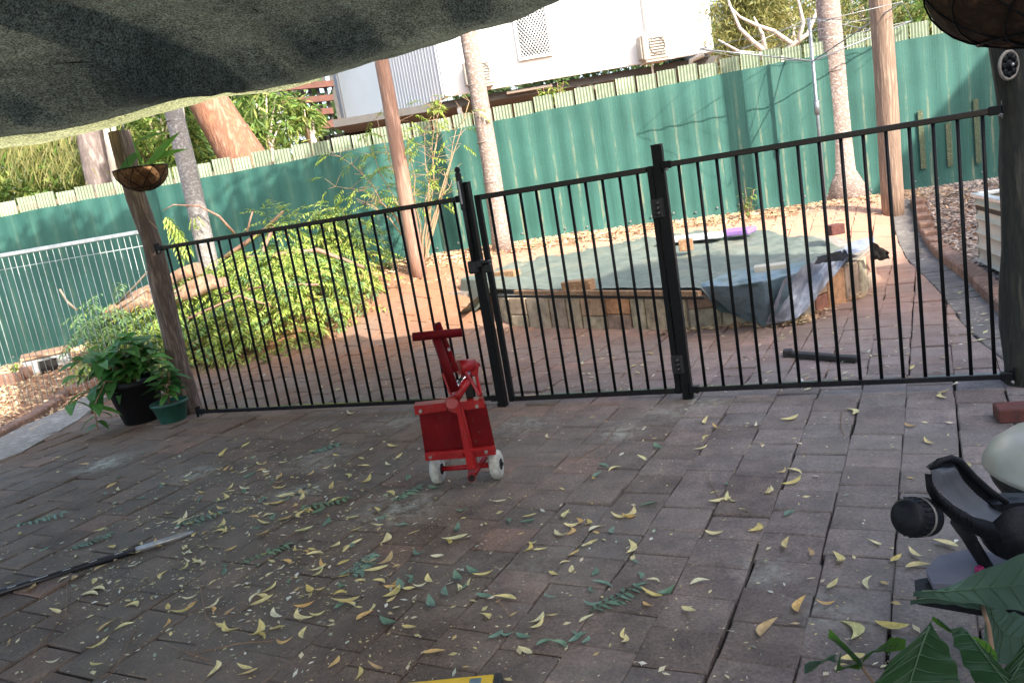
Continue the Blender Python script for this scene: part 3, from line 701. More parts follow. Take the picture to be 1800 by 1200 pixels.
def chan(pts, dpt, nm):
    mb = MB(); P = [SP(a, b, yf) for a, b in pts]; mb.prism(P, (0, dpt, 0)); return mb.build(nm, M['red'], o)
chan([(97, 612), (300, 590), (300, 640), (105, 668)], .06, 'top_channel'); chan([(380, 585), (525, 573), (540, 620), (385, 640)], .06, 'top_channel')
chan([(163, 903), (400, 885), (405, 935), (168, 952)], .05, 'bottom_channel'); chan([(462, 878), (590, 862), (607, 912), (470, 930)], .05, 'bottom_channel')
mb = MB(); mb.prism([SP(165, 905, yf - .028), SP(600, 862, yf - .028), SP(604, 880, yf - .028), SP(168, 925, yf - .028)], (0, .02, 0)); mb.build('rib', M['red'], o)
for (a_, b_) in ((140, 640), (488, 610), (200, 922), (545, 890)):
    mb = MB(); p = SP(a_, b_, yf); mb.tube([p + Vector((0, .002, 0)), p + Vector((0, -.014, 0))], .0075, 6, sm=False); mb.tube([p + Vector((0, -.012, 0)), p + Vector((0, -.026, 0))], .0035, 8); mb.build('bolt', M['zinc'], o)
# spine
mb = MB(); P = [SP(*k, yf - .03) for k in ((290, 590), (300, 565), (325, 552), (350, 558), (372, 580), (480, 1000), (430, 1008), (365, 660), (310, 640))]
mb.prism(P, (0, .012, 0)); mb.tube([SP(332, 592, yf - .034), SP(332, 592, yf + .07)], .024, 20); mb.build('spine', M['red'], o)
mb = MB(); mb.prism([SP(372, 580, yf - .018), SP(400, 610, yf - .018), SP(492, 1000, yf - .018), SP(478, 1003, yf - .018)], (0, .07, 0)); mb.build('spine_web', M['red'], o)
# handle tubes
mb = MB(); mb.tube([SP(236, 195, YS - .03), SP(350, 515, YS - .02)], [.0175, .0195], 18); mb.build('handle_tube', M['reddark'], o)
mb = MB(); mb.tube([SP(240, 100, YS + .05), SP(355, 395, YS + .07)], .0155, 18, caps=False); hp = mb.build('rear_tube', M['reddark'], o)
p = SP(240, 100, YS + .05); dd = (p - SP(355, 395, YS + .07)).normalized()
mb = MB(); mb.tube([p - dd * .012, p - dd * .002], .0145, 16); mb.build('tube_bore', M['dark'], hp)
mb = MB(); p = SP(312, 255, YS + .05); mb.tube([p, p + Vector((.004, -.03, 0))], .006, 6); mb.build('bolt', M['zinc'], hp)
mb = MB(); mb.tube([SP(90, 184, YS - .03), SP(396, 155, YS - .03)], .0175, 18); mb.build('cross_handle', M['reddark'], o)
# ram, collar, clamp arms
mb = MB(); mb.tube([SP(355, 520, YS + .06), SP(435, 400, YS + .10)], .019, 18); mb.build('ram', M['chrome'], o)
mb = MB(); p1, p2 = SP(392, 465, YS + .08), SP(398, 455, YS + .083); mb.tube([p1, p2], .0205, 18); mb.build('ram_ring', M['dark'], o)
mb = MB(); mb.tube([SP(372, 372, YS + .09), SP(462, 362, YS + .12)], .030, 20); mb.tube([SP(448, 345, YS + .12), SP(486, 372, YS + .13)], .022, 18)
mb.box(SP(470, 385, YS + .12), (.036, .05, .05), Matrix.Rotation(.2, 3, 'Y'), .006); mb.build('collar', M['red'], o)
def strip(pts, w, nm, y0, y1, mk='red'):
    mb = MB()
    for (a_, b_), (c_, d_) in zip(pts, pts[1:]):
        p, q2 = SP(a_, b_, y0), SP(c_, d_, y1); f = frame(q2 - p, Vector((0, 1, 0))); mb.box((p + q2) / 2, ((q2 - p).length, w, .03), f, .003)
    return mb.build(nm, M[mk], o)
strip([(418, 395), (505, 548)], .012, 'clamp_arm', YS + .09, YS + .05); strip([(478, 385), (512, 545)], .014, 'clamp_arm', YS + .13, YS + .06)
strip([(278, 410), (330, 545)], .010, 'side_bar', YS + .08, YS + .05)
mb = MB(); mb.tube([SP(345, 575, YS + .02), SP(432, 450, YS + .06)], [.021, .017], 16); mb.build('brace_tube', M['red'], o)
mb = MB(); mb.tube([SP(540, 925, YS + .13), SP(470, 1030, YS + .06)], .013, 14); mb.build('lower_tube', M['red'], o)
p = SP(455, 1058, YS + .02); mb = MB(); mb.tube([p, p + Vector((0, .07, 0))], .017, 18); lt = mb.build('foot_tube', M['red'], o)
mb = MB(); mb.tube([p + Vector((0, -.0015, 0)), p + Vector((0, .003, 0))], .0145, 18); mb.build('tube_bore', M['dark'], lt)
mb = MB(); mb.box(SP(440, 520, YS + .07), (.03, .05, .05), None, .004); mb.build('pivot_block', M['dark'], o)

# =================================================================== SPA WITH TARPAULIN
SH = .30
f0, f1, f2, f3 = GP(868, 560), GP(905, 576), GP(1215, 583), GP(1405, 565)
f4, f5 = GP(1512, 522), GP(1535, 497)
far_r = GP(1462, 392, SH + .1); far_l = GP(1145, 402, SH + .25); le = GP(862, 500, SH)
ring = [f0, f1, f2, f3, f4, f5, Vector((far_r.x, far_r.y, 0)), Vector((far_l.x, far_l.y, 0)), Vector((-.15, 8.6, 0)), Vector((-.55, 7.75, 0))]
sp = thing('stone_spa', (SPA_C.x, SPA_C.y, 0), 'raised spa pool walled in orange and grey flagstones beyond the gate', 'spa pool')
mb = MB(); mb.prism([(p.x, p.y, -.02) for p in ring], (0, 0, SH)); mb.build('core', M['concrete'], sp)
mb = MB()
for a, b in zip(ring[:6], ring[1:7]):
    a, b = a.copy(), b.copy(); L = (b - a).length; d = (b - a).normalized(); nrm = Vector((d.y, -d.x, 0)); s = 0
    while s < L - .02:
        wdt = min(U(.13, .26), L - s); c = a + d * (s + wdt / 2) + nrm * .012
        if U(0, 1) < .75: mb.box((c.x, c.y, .135), (wdt - .012, .03 + U(-.006, .006), SH - .03), rotz(math.atan2(d.y, d.x)), .006)
        else:
            hh = U(.1, .17); mb.box((c.x, c.y, hh / 2), (wdt - .012, .03, hh - .008), rotz(math.atan2(d.y, d.x)), .006); mb.box((c.x, c.y, (hh + .27) / 2), (wdt - .012, .032, .27 - hh - .004), rotz(math.atan2(d.y, d.x)), .006)
        s += wdt
mb.build('flagstones', M['flag'], sp)
mb = MB(); a, b = GP(868, 505, SH + .01), GP(1235, 508, SH + .01); d = b - a
mb.box(((a.x + b.x) / 2, (a.y + b.y) / 2 + .02, SH - .003), (d.length, .12, .025), rotz(math.atan2(d.y, d.x)), .004); mb.build('coping', M['concrete'], sp)
# tarp surface : z slightly sloping up to the back, draped at the front right
tp = thing('tarpaulin', (SPA_C.x, SPA_C.y, SH), 'grey green tarpaulin spread over the stone spa, its corner hanging to the paving', 'tarpaulin')
def tz(x, y): return SH + .03 + .05 * max(0, (y - 6.6)) + .05 * noise.noise(Vector((x * 1.3, y * 1.3, 0))) + .035 * abs(noise.noise(Vector((x * 3.1, y * 2.2, 0)))) + .016 * abs(noise.noise(Vector((x * 8, y * 5, 0)))) + .008 * noise.noise(Vector((x * 15, y * 15, 0)))
near = [GP(808, 562), GP(868, 508, .33), GP(1000, 508, .33), GP(1120, 506, .33), GP(1232, 506, .33), GP(1262, 545, .16), GP(1336, 570, .02), GP(1372, 520, .24), GP(1440, 462, .34), GP(1470, 448, .36), GP(1510, 425, .36)]
farp = [GP(868, 490, .33), GP(876, 482, .36), GP(960, 440, .42), GP(1080, 415, .42), GP(1150, 408, .42), GP(1230, 404, .42), GP(1300, 402, .42), GP(1350, 400, .42), GP(1400, 400, .42), GP(1440, 402, .42), GP(1475, 408, .42)]
def interp(lst, u):
    t = u * (len(lst) - 1); i = min(int(t), len(lst) - 2); return lst[i].lerp(lst[i + 1], t - i)
def tarp(u, v):
    a, b = interp(near, u), interp(farp, u); p = a.lerp(b, v)
    w_ = min(1, v * 6) if u > .4 else min(1, v * 5)
    z = p.z * (1 - w_) + (tz(p.x, p.y)) * w_ + .01 * noise.noise(Vector((p.x * 9, p.y * 9, 2)))
    return (p.x, p.y, z)
mb = MB(); mb.grid(tarp, 150, 90); mb.build('sheet', M['tarp'], tp)
# hanging corner in folded facets; dark blue, spread up the tarp to paint shade
mb = MB()
def fan(top, bot, u, v, dep=.03):
    a, b = interp(top, u), interp(bot, u); p = a.lerp(b, v); w_ = math.sin(math.pi * min(1, max(0, v))) * .6 + .4; fold = .012 * math.sin(u * 19 + v * 3) + .014 * abs(noise.noise(Vector((u * 5 + v * 2, v * 3, 4)))) * 2
    p = p + Vector((0, -fold * w_, fold * .5 * w_))
    return p + Vector((.012 * noise.noise(p * 7), -.02 - dep * noise.noise(Vector((u * 6, v * 2, 1))), .014 * noise.noise(p * 9)))
top1 = [GP(1232, 500, .37), GP(1285, 476, .385), GP(1345, 470, .385), GP(1425, 458, .385)]; bot1 = [GP(1240, 512, .31), GP(1285, 552, .10), GP(1338, 571, .02), GP(1352, 560, .06)]
mid1 = [GP(1234, 509, .35), GP(1290, 503, .358), GP(1340, 497, .362), GP(1400, 482, .368)]
def corner(u, v):
    if v < .4:
        p = interp(top1, u).lerp(interp(mid1, u), v / .4); return p + Vector((0, 0, .016 * math.sin(math.pi * v / .4) + .014 * noise.noise(p * 8)))
    p = interp(mid1, u).lerp(interp(bot1, u), (v - .4) / .6); k_ = min(1, (v - .4) * 4)
    return p + Vector((0, -.055 * k_ - k_ * (.014 * math.sin(u * 17 + v * 4) + .03 * abs(noise.noise(Vector((u * 5 + v * 2, v * 3, 4))))), .014 * noise.noise(p * 8) + .012 * (1 - k_)))
mb.grid(corner, 70, 40); mb.build('corner_and_shade', M['tarpshade'], tp)
mb = MB(); top2 = [GP(1372, 495, .36), GP(1440, 455, .37), GP(1490, 432, .37)]; bot2 = [GP(1342, 571, .02), GP(1398, 560, .06), GP(1500, 444, .33)]
mb.grid(lambda u, v: fan(top2, bot2, u, v, .05) + Vector((0, -.02, .01)), 50, 30); mb.build('silver_fold', M['tarpback'], tp)
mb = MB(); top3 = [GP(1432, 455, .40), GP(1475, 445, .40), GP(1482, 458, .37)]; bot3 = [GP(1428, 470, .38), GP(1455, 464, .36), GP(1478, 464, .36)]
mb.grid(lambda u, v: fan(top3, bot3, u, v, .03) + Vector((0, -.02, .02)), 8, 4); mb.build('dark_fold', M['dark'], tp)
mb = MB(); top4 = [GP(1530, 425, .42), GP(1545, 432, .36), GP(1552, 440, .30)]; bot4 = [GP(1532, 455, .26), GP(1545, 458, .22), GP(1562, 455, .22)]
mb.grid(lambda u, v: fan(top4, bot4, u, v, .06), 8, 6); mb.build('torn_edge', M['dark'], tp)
mb = MB(); top5 = [GP(1478, 440, .36), GP(1500, 428, .37), GP(1530, 420, .38)]; bot5 = [GP(1490, 455, .34), GP(1510, 447, .34), GP(1534, 432, .35)]
mb.grid(lambda u, v: fan(top5, bot5, u, v, .02) + Vector((0, 0, .02)), 8, 5); mb.build('pale_flap', M['tarpback'], tp)
# left hanging flap
mb = MB(); tpf = [GP(838, 522, .30), GP(870, 502, .33), GP(884, 500, .34)]; btf = [GP(793, 566, .03), GP(812, 566, .03), GP(838, 545, .14)]
mb.grid(lambda u, v: fan(tpf, btf, u, v, .03), 8, 8); mb.build('left_flap', M['tarp'], tp)
# boards and bricks resting on it
def loose_brick(px, py, z, label, size=(.22, .11, .08), rot=-.45, mk='brickloose', name='loose_brick'):
    p = GP(px, py, z); mb = MB(); mb.box((0, 0, size[2] / 2), size, rotz(rot), .005)
    b_ = mb.build(name, M[mk]); b_.location = (p.x, p.y, z); return tag(b_, label, 'brick')
loose_brick(1018, 512, .345, 'sandy brick lying on the front edge of the tarpaulin, seen through the gate', (.24, .10, .085), -.55)
loose_brick(1356, 484, .345, 'pale brick lying on the sagging tarpaulin above its hanging corner', (.21, .11, .075), -.35, 'cream')
loose_brick(1207, 440, .40, 'small pinkish brick at the near end of the white board on the tarpaulin', (.12, .1, .1), -.3)
loose_brick(1468, 412, .40, 'small dark brick on the far right rim of the spa', (.12, .1, .08), .2, 'brickred')
loose_brick(893, 488, .36, 'orange brick at the left rim of the spa', (.24, .11, .07), -.7)
loose_brick(1792, 735, .014, 'dark red brick on the paving at the foot of the right log post', (.16, .10, .055), -.35, 'brickred')
a, b = GP(905, 510, .37), GP(1230, 511, .37); d = b - a; mb = MB(); mb.box((0, 0, 0), (d.length, .035, .035), rotz(math.atan2(d.y, d.x)), .003)
bt = mb.build('timber_batten', M['brickloose']); bt.location = ((a.x + b.x) / 2, (a.y + b.y) / 2, .352); tag(bt, 'long brown timber batten weighing down the front edge of the tarpaulin', 'batten')
a, b = GP(868, 516, .335), GP(1235, 517, .335); d = b - a; mb = MB(); mb.box((0, 0, 0), (d.length, .02, .02), rotz(math.atan2(d.y, d.x)), .003)
bt = mb.build('black_pipe', M['blackrubber']); bt.location = ((a.x + b.x) / 2, (a.y + b.y) / 2 - .05, .318); tag(bt, 'thin black pipe along the top of the stone spa wall', 'pipe')
# white board with purple end
a, b = GP(1165, 424, .44), GP(1280, 412, .44)
bo = thing('foam_board', a, 'white board with a purple end lying on the far side of the tarpaulin', 'board'); d = b - a; d.z = 0; L = d.length; f = frame(d)
mb = MB(); mb.box(a + d * .5 + Vector((0, .07, 0)), (L, .26, .035), f, .004); mb.build('white_section', M['planewhite'], bo)
mb = MB(); c = GP(1300, 408, .44); mb.box(c + Vector((.01, .07, .0)), (.27, .24, .05), f, .01); mb.build('purple_end', M['purple'], bo)
# black piece of pipe beyond the fence
a, b = GP(1385, 622, .03), GP(1508, 631, .03); d = b - a; mb = MB(); mb.box((0, 0, 0), (d.length, .05, .03), rotz(math.atan2(d.y, d.x)), .004)
mb.box(Vector((0, 0, 0)) - d * .5, (.05, .06, .05), rotz(math.atan2(d.y, d.x) + .5), .004)
bt = mb.build('black_strap', M['blackrubber']); bt.location = ((a.x + b.x) / 2, (a.y + b.y) / 2, .03); tag(bt, 'flat black rubber strip lying on the paving behind the right fence panel', 'strip')

# =================================================================== PLANTS HELPERS
def broad_leaf(mb, b, d, L, W, droop=.5, seg=5): mb.leaf(b, d, Vector((U(-.3, .3), U(-.3, .3), 1)), L, W, .12, droop, seg)
# pots
def pot(name, c, r0, r1, h, m, label, cat='plant pot'):
    o = thing(name, c, label, cat); mb = MB()
    mb.lathe(c, [(r0 * .96, .002), (r0, .01), (r1 * .97, h * .86), (r1 * 1.03, h * .87), (r1 * 1.05, h), (r1 * .95, h), (r1 * .92, h * .9), (.01, h * .88)], 32); mb.build('tub', m, o)
    mb = MB(); mb.lathe(c, [(r1 * .93, h * .85), (r1 * .93, h * .885), (.01, h * .9)], 24); mb.build('soil', M['soil'], o); return o
pc = GP(238, 752); pc.y += .14; pc.z = .014
pot('plant_pot', pc, .125, .185, .31, M['potblack'], 'large black plastic pot beside the left log post')
pc2 = GP(300, 750); pc2.y += .07; pc2.z = .014
pot('plant_pot', pc2, .085, .12, .15, M['potgreen'], 'small round green pot at the foot of the left log post')
def bush(name, c, label, n, hh, rad, L, mk, stemdir=None, spill=None):
    o = thing(name, c, label, 'plant'); mbl, mbs = MB(), MB()
    for i in range(n):
        a = U(0, 6.28); k = math.sqrt(U(0, 1)); tip = Vector((math.cos(a) * rad * k, math.sin(a) * rad * k * .8, hh * U(.45, 1) * (1.15 - .5 * k)))
        if stemdir: tip += Vector(stemdir) * U(0, 1)
        pts = [c + Vector((tip.x * t ** 1.2, tip.y * t ** 1.2, tip.z * t ** .8)) for t in (0, .35, .7, 1)]; mbs.tube(pts, [.005, .004, .003, .002], 5)
        for q_ in range(6):
            t = .35 + .65 * q_ / 5; p = c + Vector((tip.x * t ** 1.2, tip.y * t ** 1.2, tip.z * t ** .8)); aa = U(0, 6.28)
            broad_leaf(mbl, p, (math.cos(aa), math.sin(aa), U(-.3, .5)), L * U(.6, 1.2), L * U(.38, .6), U(.1, .6))
    if spill:
        for pts in spill:
            mbs.tube(pts, [.005] * len(pts), 5)
            for i in range(len(pts) * 4):
                t = i / (len(pts) * 4) * (len(pts) - 1); j = int(t); p = Vector(pts[j]).lerp(Vector(pts[j + 1]), t - j); aa = U(0, 6.28)
                broad_leaf(mbl, p, (math.cos(aa), math.sin(aa), U(-.8, .2)), L * U(.6, 1.15), L * U(.35, .55), U(.2, .6))
    mbs.build('stems', M['twig'], o); mbl.build('leaves', mk, o); return o
pt = pc + Vector((0, 0, .27))
bush('potted_plant', pt, 'leafy green plant overflowing the black pot and trailing to the paving', 34, .42, .36, .15, M['pot1'], (-.14, 0, 0),
     [[pt, YP(180, 680, pt.y - .1), YP(150, 690, pt.y - .15), YP(120, 715, pt.y - .15)], [pt, YP(185, 670, pt.y - .2), YP(165, 715, pt.y - .3), YP(172, 755, pt.y - .35)]])
pt2 = pc2 + Vector((0, 0, .13))
bush('potted_plant', pt2, 'small plant with upright leaves in the green pot', 8, .30, .10, .13, M['pot1'])

# hanging basket
def basket(c, r, dep, label, hook, liner_m, nwire=9):
    o = thing('hanging_basket', c, label, 'hanging basket'); mb = MB()
    prof = [(r * math.sin(t), -dep * math.cos(t)) for t in [i * math.pi / 2 / 10 for i in range(11)]]
    prof[0] = (.004, -dep); prof += [(r * .93, 0), (r * .8, -.02), (.01, -.03)]
    mb.lathe(c, prof, 36)
    for v in mb.v: v += Vector((noise.noise(v * 30), noise.noise(v * 30 + Vector((9, 0, 0))), noise.noise(v * 22))) * .006
    mb.build('fibre_liner', liner_m, o)
    mb = MB()
    k = [c + Vector((r * 1.02 * math.cos(2 * math.pi * j / 32), r * 1.02 * math.sin(2 * math.pi * j / 32), 0)) for j in range(33)]; mb.tube(k, .0035, 6, caps=False)
    for w0 in range(nwire):
        for sg in (-1, 1):
            pts = []
            for i in range(9):
                t = i / 8; ph = math.pi / 2 * (1 - t * .92); aa = 2 * math.pi * w0 / nwire + sg * t * .9
                pts.append(c + Vector((r * 1.015 * math.sin(ph) * math.cos(aa), r * 1.015 * math.sin(ph) * math.sin(aa), -dep * 1.02 * math.cos(ph))))
            mb.tube(pts, .0022, 5)
    kk = [c + Vector((r * .55 * math.cos(2 * math.pi * j / 24), r * .55 * math.sin(2 * math.pi * j / 24), -dep * .86)) for j in range(25)]; mb.tube(kk, .0025, 5, caps=False)
    mb.build('wire_frame', M['black'], o)
    if hook:
        for j in range(3):
            a = 2 * math.pi * j / 3 + .5; mb = MB(); mb.tube([c + Vector((r * math.cos(a), r * math.sin(a), 0)), hook], .0016, 5); mb.build('chain', M['black'], o)
    return o
bc = YP(247, 296, 5.0); bo = basket(bc, .155, .135, 'wire hanging basket lined with coconut fibre, hung by the left log post', YP(200, 180, 5.15), M['fibre'])
mb = MB()
for (pa, pb, wd, cu) in (((262, 292), (300, 238), .05, .2), ((250, 290), (235, 250), .02, 0), ((225, 297), (208, 300), .06, .3), ((255, 290), (300, 255), .045, .6)):
    p1, p2 = YP(*pa, 4.95), YP(*pb, 4.95); mb.leaf(p1, p2 - p1, Vector((0, -1, .4)), (p2 - p1).length * 1.2, wd, .15, cu, 5)
p1 = YP(258, 288, 4.97); p2 = YP(236, 252, 4.97); p3 = YP(300, 245, 4.97)
mb.leaf(YP(236, 250, 4.97), Vector((1, -.2, .12)), Vector((0, -.5, 1)), .24, .055, .15, .05, 5); mb.leaf(YP(245, 266, 4.97), Vector((-.75, -.3, -.6)), Vector((0, -1, .4)), .22, .06, .1, .2, 5)
pl = thing('orchid_plant', p1, 'strappy dark green plant growing in the hanging basket', 'plant'); mb.build('leaves', M['pot1'], pl)
mb = MB(); mb.tube([p1, YP(248, 268, 4.97), p2], .005, 6); mb.tube([p1, YP(262, 270, 4.97), YP(255, 255, 4.97)], .004, 6); mb.build('stem', M['twig'], pl)
mb = MB(); pts = [YP(248, 340, 4.95), YP(255, 365, 5.2), YP(262, 388, 5.4), YP(270, 398, 5.42)]; mb.tube(pts, .005, 6); mb.tube([pts[2], YP(276, 402, 5.4)], .005, 6)
rp = mb.build('rope_tie', M['rope']); tag(rp, 'short tan rope dangling below the hanging basket against the log post', 'rope')
bc2 = YP(1826, -58, 1.75); basket(bc2, .215, .155, 'coconut fibre basket hanging close overhead in the top right corner', bc2 + Vector((0, 0, .5)), M['fibredark'])

# =================================================================== SHADE SAIL
sail = thing('shade_sail', (0, 5, 2.15), 'large sagging dark green shade cloth stretched over the patio', 'shade cloth')
edge_px = [(-50, 246), (0, 236), (60, 230), (130, 218), (190, 205), (250, 185), (330, 165), (420, 158), (480, 150), (560, 132), (600, 122), (660, 103), (720, 86), (780, 68), (830, 50), (900, 34), (975, 0)]
EP = [GP(a, b, (1.93 if a < 200 else 1.93 + .19 * min(1, (a - 200) / 600)) + .012 * math.sin(i * 1.7)) for i, (a, b) in enumerate(edge_px)]
EP = [Vector((p.x, p.y, p.z)) for i, p in enumerate(EP)]
dirr = Vector((.906, -.423, 0)); last = EP[-1]
for k in range(1, 3): EP.append(last + dirr * (k * .62) + Vector((0, .13 * min(k, 4), .05 * math.sin(k) + .04)))
back = Vector((-.30, -.954, 0))
def sailp(u, v):
    e = interp(EP, u); t = v * 7.0; p = e + back * t
    p.z = e.z + .20 * (1 - math.exp(-t * 1.2)) + .045 * t * .5 + .06 * noise.noise(Vector((p.x * .9, p.y * .9, 0))) * min(1, t * 1.5) + .030 * noise.noise(Vector((p.x * 3, p.y * 1.4, 5))) * min(1, t * 3) + .012 * noise.noise(Vector((p.x * 5 + p.y * 3, p.y * 9, 2)))
    p.z -= .09 * math.exp(-((t - .28) / .22) ** 2)
    return p
mb = MB(); mb.grid(lambda u, v: sailp(u, v ** 1.6), 130, 70); mb.build('main_panel', M['sail'], sail)
fr_px = [(-50, 271), (0, 259), (70, 250), (130, 235), (170, 224), (250, 201), (330, 182), (400, 164), (440, 156), (480, 150), (560, 132)]
FR = [GP(a, b, (2.03 if a < 200 else 2.03 + .07 * min(1, (a - 200) / 360)) - .012 * math.sin(i * 1.3)) for i, (a, b) in enumerate(fr_px)]
ER = EP[:10]
def strip_f(u, v):
    a, b = interp(FR, u), interp(ER, u) + Vector((0, 0, .015)); p = a.lerp(b, v); p.z += -.04 * math.sin(math.pi * v) + .02 * noise.noise(p * 3); return p
mb = MB(); mb.grid(strip_f, 80, 12); mb.build('front_strip', M['sailedge'], sail)
mb = MB(); mb.tube([p + Vector((0, 0, .004)) for p in FR], .006, 6); mb.build('edge_cord', M['rope'], sail)
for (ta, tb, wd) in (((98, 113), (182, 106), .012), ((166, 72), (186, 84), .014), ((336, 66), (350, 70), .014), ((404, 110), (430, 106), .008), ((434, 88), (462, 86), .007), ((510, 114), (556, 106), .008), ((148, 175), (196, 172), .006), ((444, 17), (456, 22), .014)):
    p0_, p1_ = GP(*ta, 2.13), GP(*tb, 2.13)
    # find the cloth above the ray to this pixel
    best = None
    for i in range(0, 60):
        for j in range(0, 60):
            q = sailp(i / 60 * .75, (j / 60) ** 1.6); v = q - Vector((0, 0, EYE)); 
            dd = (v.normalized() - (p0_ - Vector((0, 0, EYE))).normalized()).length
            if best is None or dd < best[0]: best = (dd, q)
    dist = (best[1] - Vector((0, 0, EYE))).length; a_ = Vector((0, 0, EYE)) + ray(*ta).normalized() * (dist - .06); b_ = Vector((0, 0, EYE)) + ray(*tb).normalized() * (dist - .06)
    mb = MB(); mb.leaf(a_, b_ - a_, (0, 0, 1), (b_ - a_).length, wd, .3, .05, 5); mb.build('twig_shadow', M['dark'], sail)  # dark leaf shapes painting the shadows of twigs on the cloth
mb = MB(); p = GP(212, 214, 2.03); mb.tube([p, p + Vector((.01, 0, -.03)), p + Vector((.0, 0, -.06))], .006, 6); mb.build('hook', M['zinc'], sail)

# unseen two storey block added behind the camera, outline traced from the yard's shade edge
def back_to(p, z): return p - SD * ((p.z - z) / SD.z)
HZ = 7.0
QL = [back_to(Vector(p), HZ) for p in ((-.8, 6.45, 0), (.43, 6.95, 0), (1.5, 6.95, .38), (1.62, 5.8, .38), (1.98, 5.4, .38), (2.75, 5.95, 0), (3.2, 6.35, 0), (3.75, 7.3, 0))]
q0, q1 = QL[0], QL[1]; q4 = back_to(FP(1745, 80), HZ)
q00 = Vector((min(2.4, q0.x - .3), q0.y - .05, HZ))
o = thing('house', (8, -6, 0), 'unseen two storey block added behind the patio to shade the yard', 'house')  # added block that only casts shade, no house seen here
fp = [q00] + ([q0] if q0.x > q00.x else []) + QL[1:] + [q4, Vector((q4.x + 7, q4.y + .3, HZ)), Vector((q4.x + 7, -14, HZ)), Vector((q00.x - .4, -14, HZ))]
mb = MB(); mb.prism([(p.x, p.y, 0) for p in fp], (0, 0, HZ - .1)); mb.build('wall', M['housewhite'], o)
mb = MB(); mb.prism([(p.x, p.y, HZ - .099) for p in fp], (0, 0, .12)); mb.build('roof', M['cream'], o)

# =================================================================== BBQ AND FOREGROUND
YB = 1.42
def BP(px, py, y=YB): return YP(1560 + px / 2.73, 760 + py / 2.73, y)
o = thing('barbecue', (BP(700, 900).x, YB, 0), 'black portable barbecue with pale lid at the right edge of the photo', 'barbecue')
# side handle: a curved trough
mb = MB()
cl_t = [BP(*k) for k in ((215, 165), (250, 150), (300, 165), (350, 235), (420, 320), (500, 380), (560, 410), (700, 440), (900, 440))]
def strip3(mb, top, wv, hv):
    n = len(top)
    for i in range(n - 1):
        a, b = top[i], top[i + 1]
        mb.poly([a, b, b + wv, a + wv]); mb.poly([a, b, b + hv, a + hv]); mb.poly([a + hv, b + hv, b + hv + wv, a + hv + wv]); mb.poly([a + wv, b + wv, b + hv + wv, a + hv + wv])
    a = top[0]; mb.poly([a, a + wv, a + wv + hv, a + hv]); a = top[-1]; mb.poly([a, a + wv, a + wv + hv, a + hv])
outer = [BP(*k, YB - .03) for k in ((180, 205), (205, 170), (250, 132), (310, 122))]
def tr(pts, y): return [BP(a, b, y) for a, b in pts]
# tray surface
lo_ = tr([(207, 180), (214, 228), (250, 285), (320, 345), (410, 400), (505, 428)], YB - .05); hi_ = tr([(262, 168), (330, 168), (360, 225), (420, 290), (490, 345), (560, 378)], YB + .02)
mb.grid(lambda u, v: interp(lo_, u).lerp(interp(hi_, u), v), 18, 4); mb.build('tray', M['traygrey'], o)
mb = MB()
lo1 = tr([(207, 178), (212, 228), (250, 287), (320, 347), (410, 402), (505, 430)], YB - .052); lo2 = tr([(178, 195), (186, 275), (222, 338), (322, 432), (430, 494), (545, 545)], YB - .04)
mb.grid(lambda u, v: interp(lo1, u).lerp(interp(lo2, u), v) + Vector((0, -.012 * math.sin(math.pi * v), 0)), 20, 6)
mb.build('front_rim', M['bbqblack'], o)
for i in range(15):
    u_ = .16 + i * .042; a_, b_ = interp(lo1, u_), interp(lo2, u_); mb = MB(); mb.tube([a_.lerp(b_, .25) + Vector((0, -.010, 0)), a_.lerp(b_, .62) + Vector((0, -.0135, 0))], .0016, 5); mb.build('grip_rib', M['bbqblack'], o)
mb = MB(); u1 = tr([(207, 178), (245, 135), (310, 118), (350, 135), (420, 215), (500, 285), (572, 335)], YB + .03); u2 = tr([(210, 182), (262, 170), (332, 166), (350, 215), (400, 290), (470, 345), (515, 360)], YB + .02)
mb.grid(lambda u, v: interp(u1, u).lerp(interp(u2, u), v) + Vector((0, .02 * math.sin(math.pi * v), 0)), 24, 5)
mb.build('rear_rim', M['bbqblack'], o)
mb = MB(); mb.tube([BP(*k) for k in ((208, 182), (246, 136), (308, 120), (350, 136), (420, 214), (500, 285), (572, 335))], [.006] * 7, 8); mb.build('rim_lip', M['bbqblack'], o)
mb = MB()
cB = BP(620, 460, YB + .02); mb.lathe(cB, [(.004, .045), (.03, .042), (.058, .025), (.066, 0), (.06, -.03), (.03, -.045), (.004, -.047)], 24, Matrix.Rotation(1.0, 3, 'X')); mb.build('handle_end', M['bbqblack'], o)
mb = MB(); mb.prism([BP(*k, YB + .01) for k in ((500, 345), (640, 335), (900, 335), (900, 420), (560, 420))], (0, .05, 0)); mb.build('bracket', M['bbqblack'], o)
mb = MB(); kc = BP(122, 405, YB - .05); ax = (BP(255, 400, YB - .01) - kc).normalized(); fr = frame(ax); rot = Matrix((fr.col[1], fr.col[2], fr.col[0])).transposed()
mb.lathe(kc, [(.004, -.026), (.029, -.025), (.035, -.016), (.037, .036), (.036, .041), (.032, .043)], 28, rot); kn = mb.build('knob', M['bbqblack'], o)
mb = MB()
for j in range(22):
    t = 2 * math.pi * j / 22; q_ = rot @ Vector((.0362 * math.cos(t), .0362 * math.sin(t), 0)); mb.tube([kc + q_ - ax * .012, kc + q_ + ax * .010], .0016, 5)
mb.build('knob_grip', M['bbqblack'], kn)
mb = MB(); mb.lathe(kc + ax * .016, [(.0367, -.0035), (.0380, 0), (.0367, .0035)], 28, rot); mb.build('knob_band', M['acgrille'], kn)
mb = MB(); mb.lathe(kc + ax * .04, [(.022, -.006), (.024, 0), (.02, .02), (.012, .024)], 20, rot); mb.build('knob_collar', M['bbqblack'], kn)
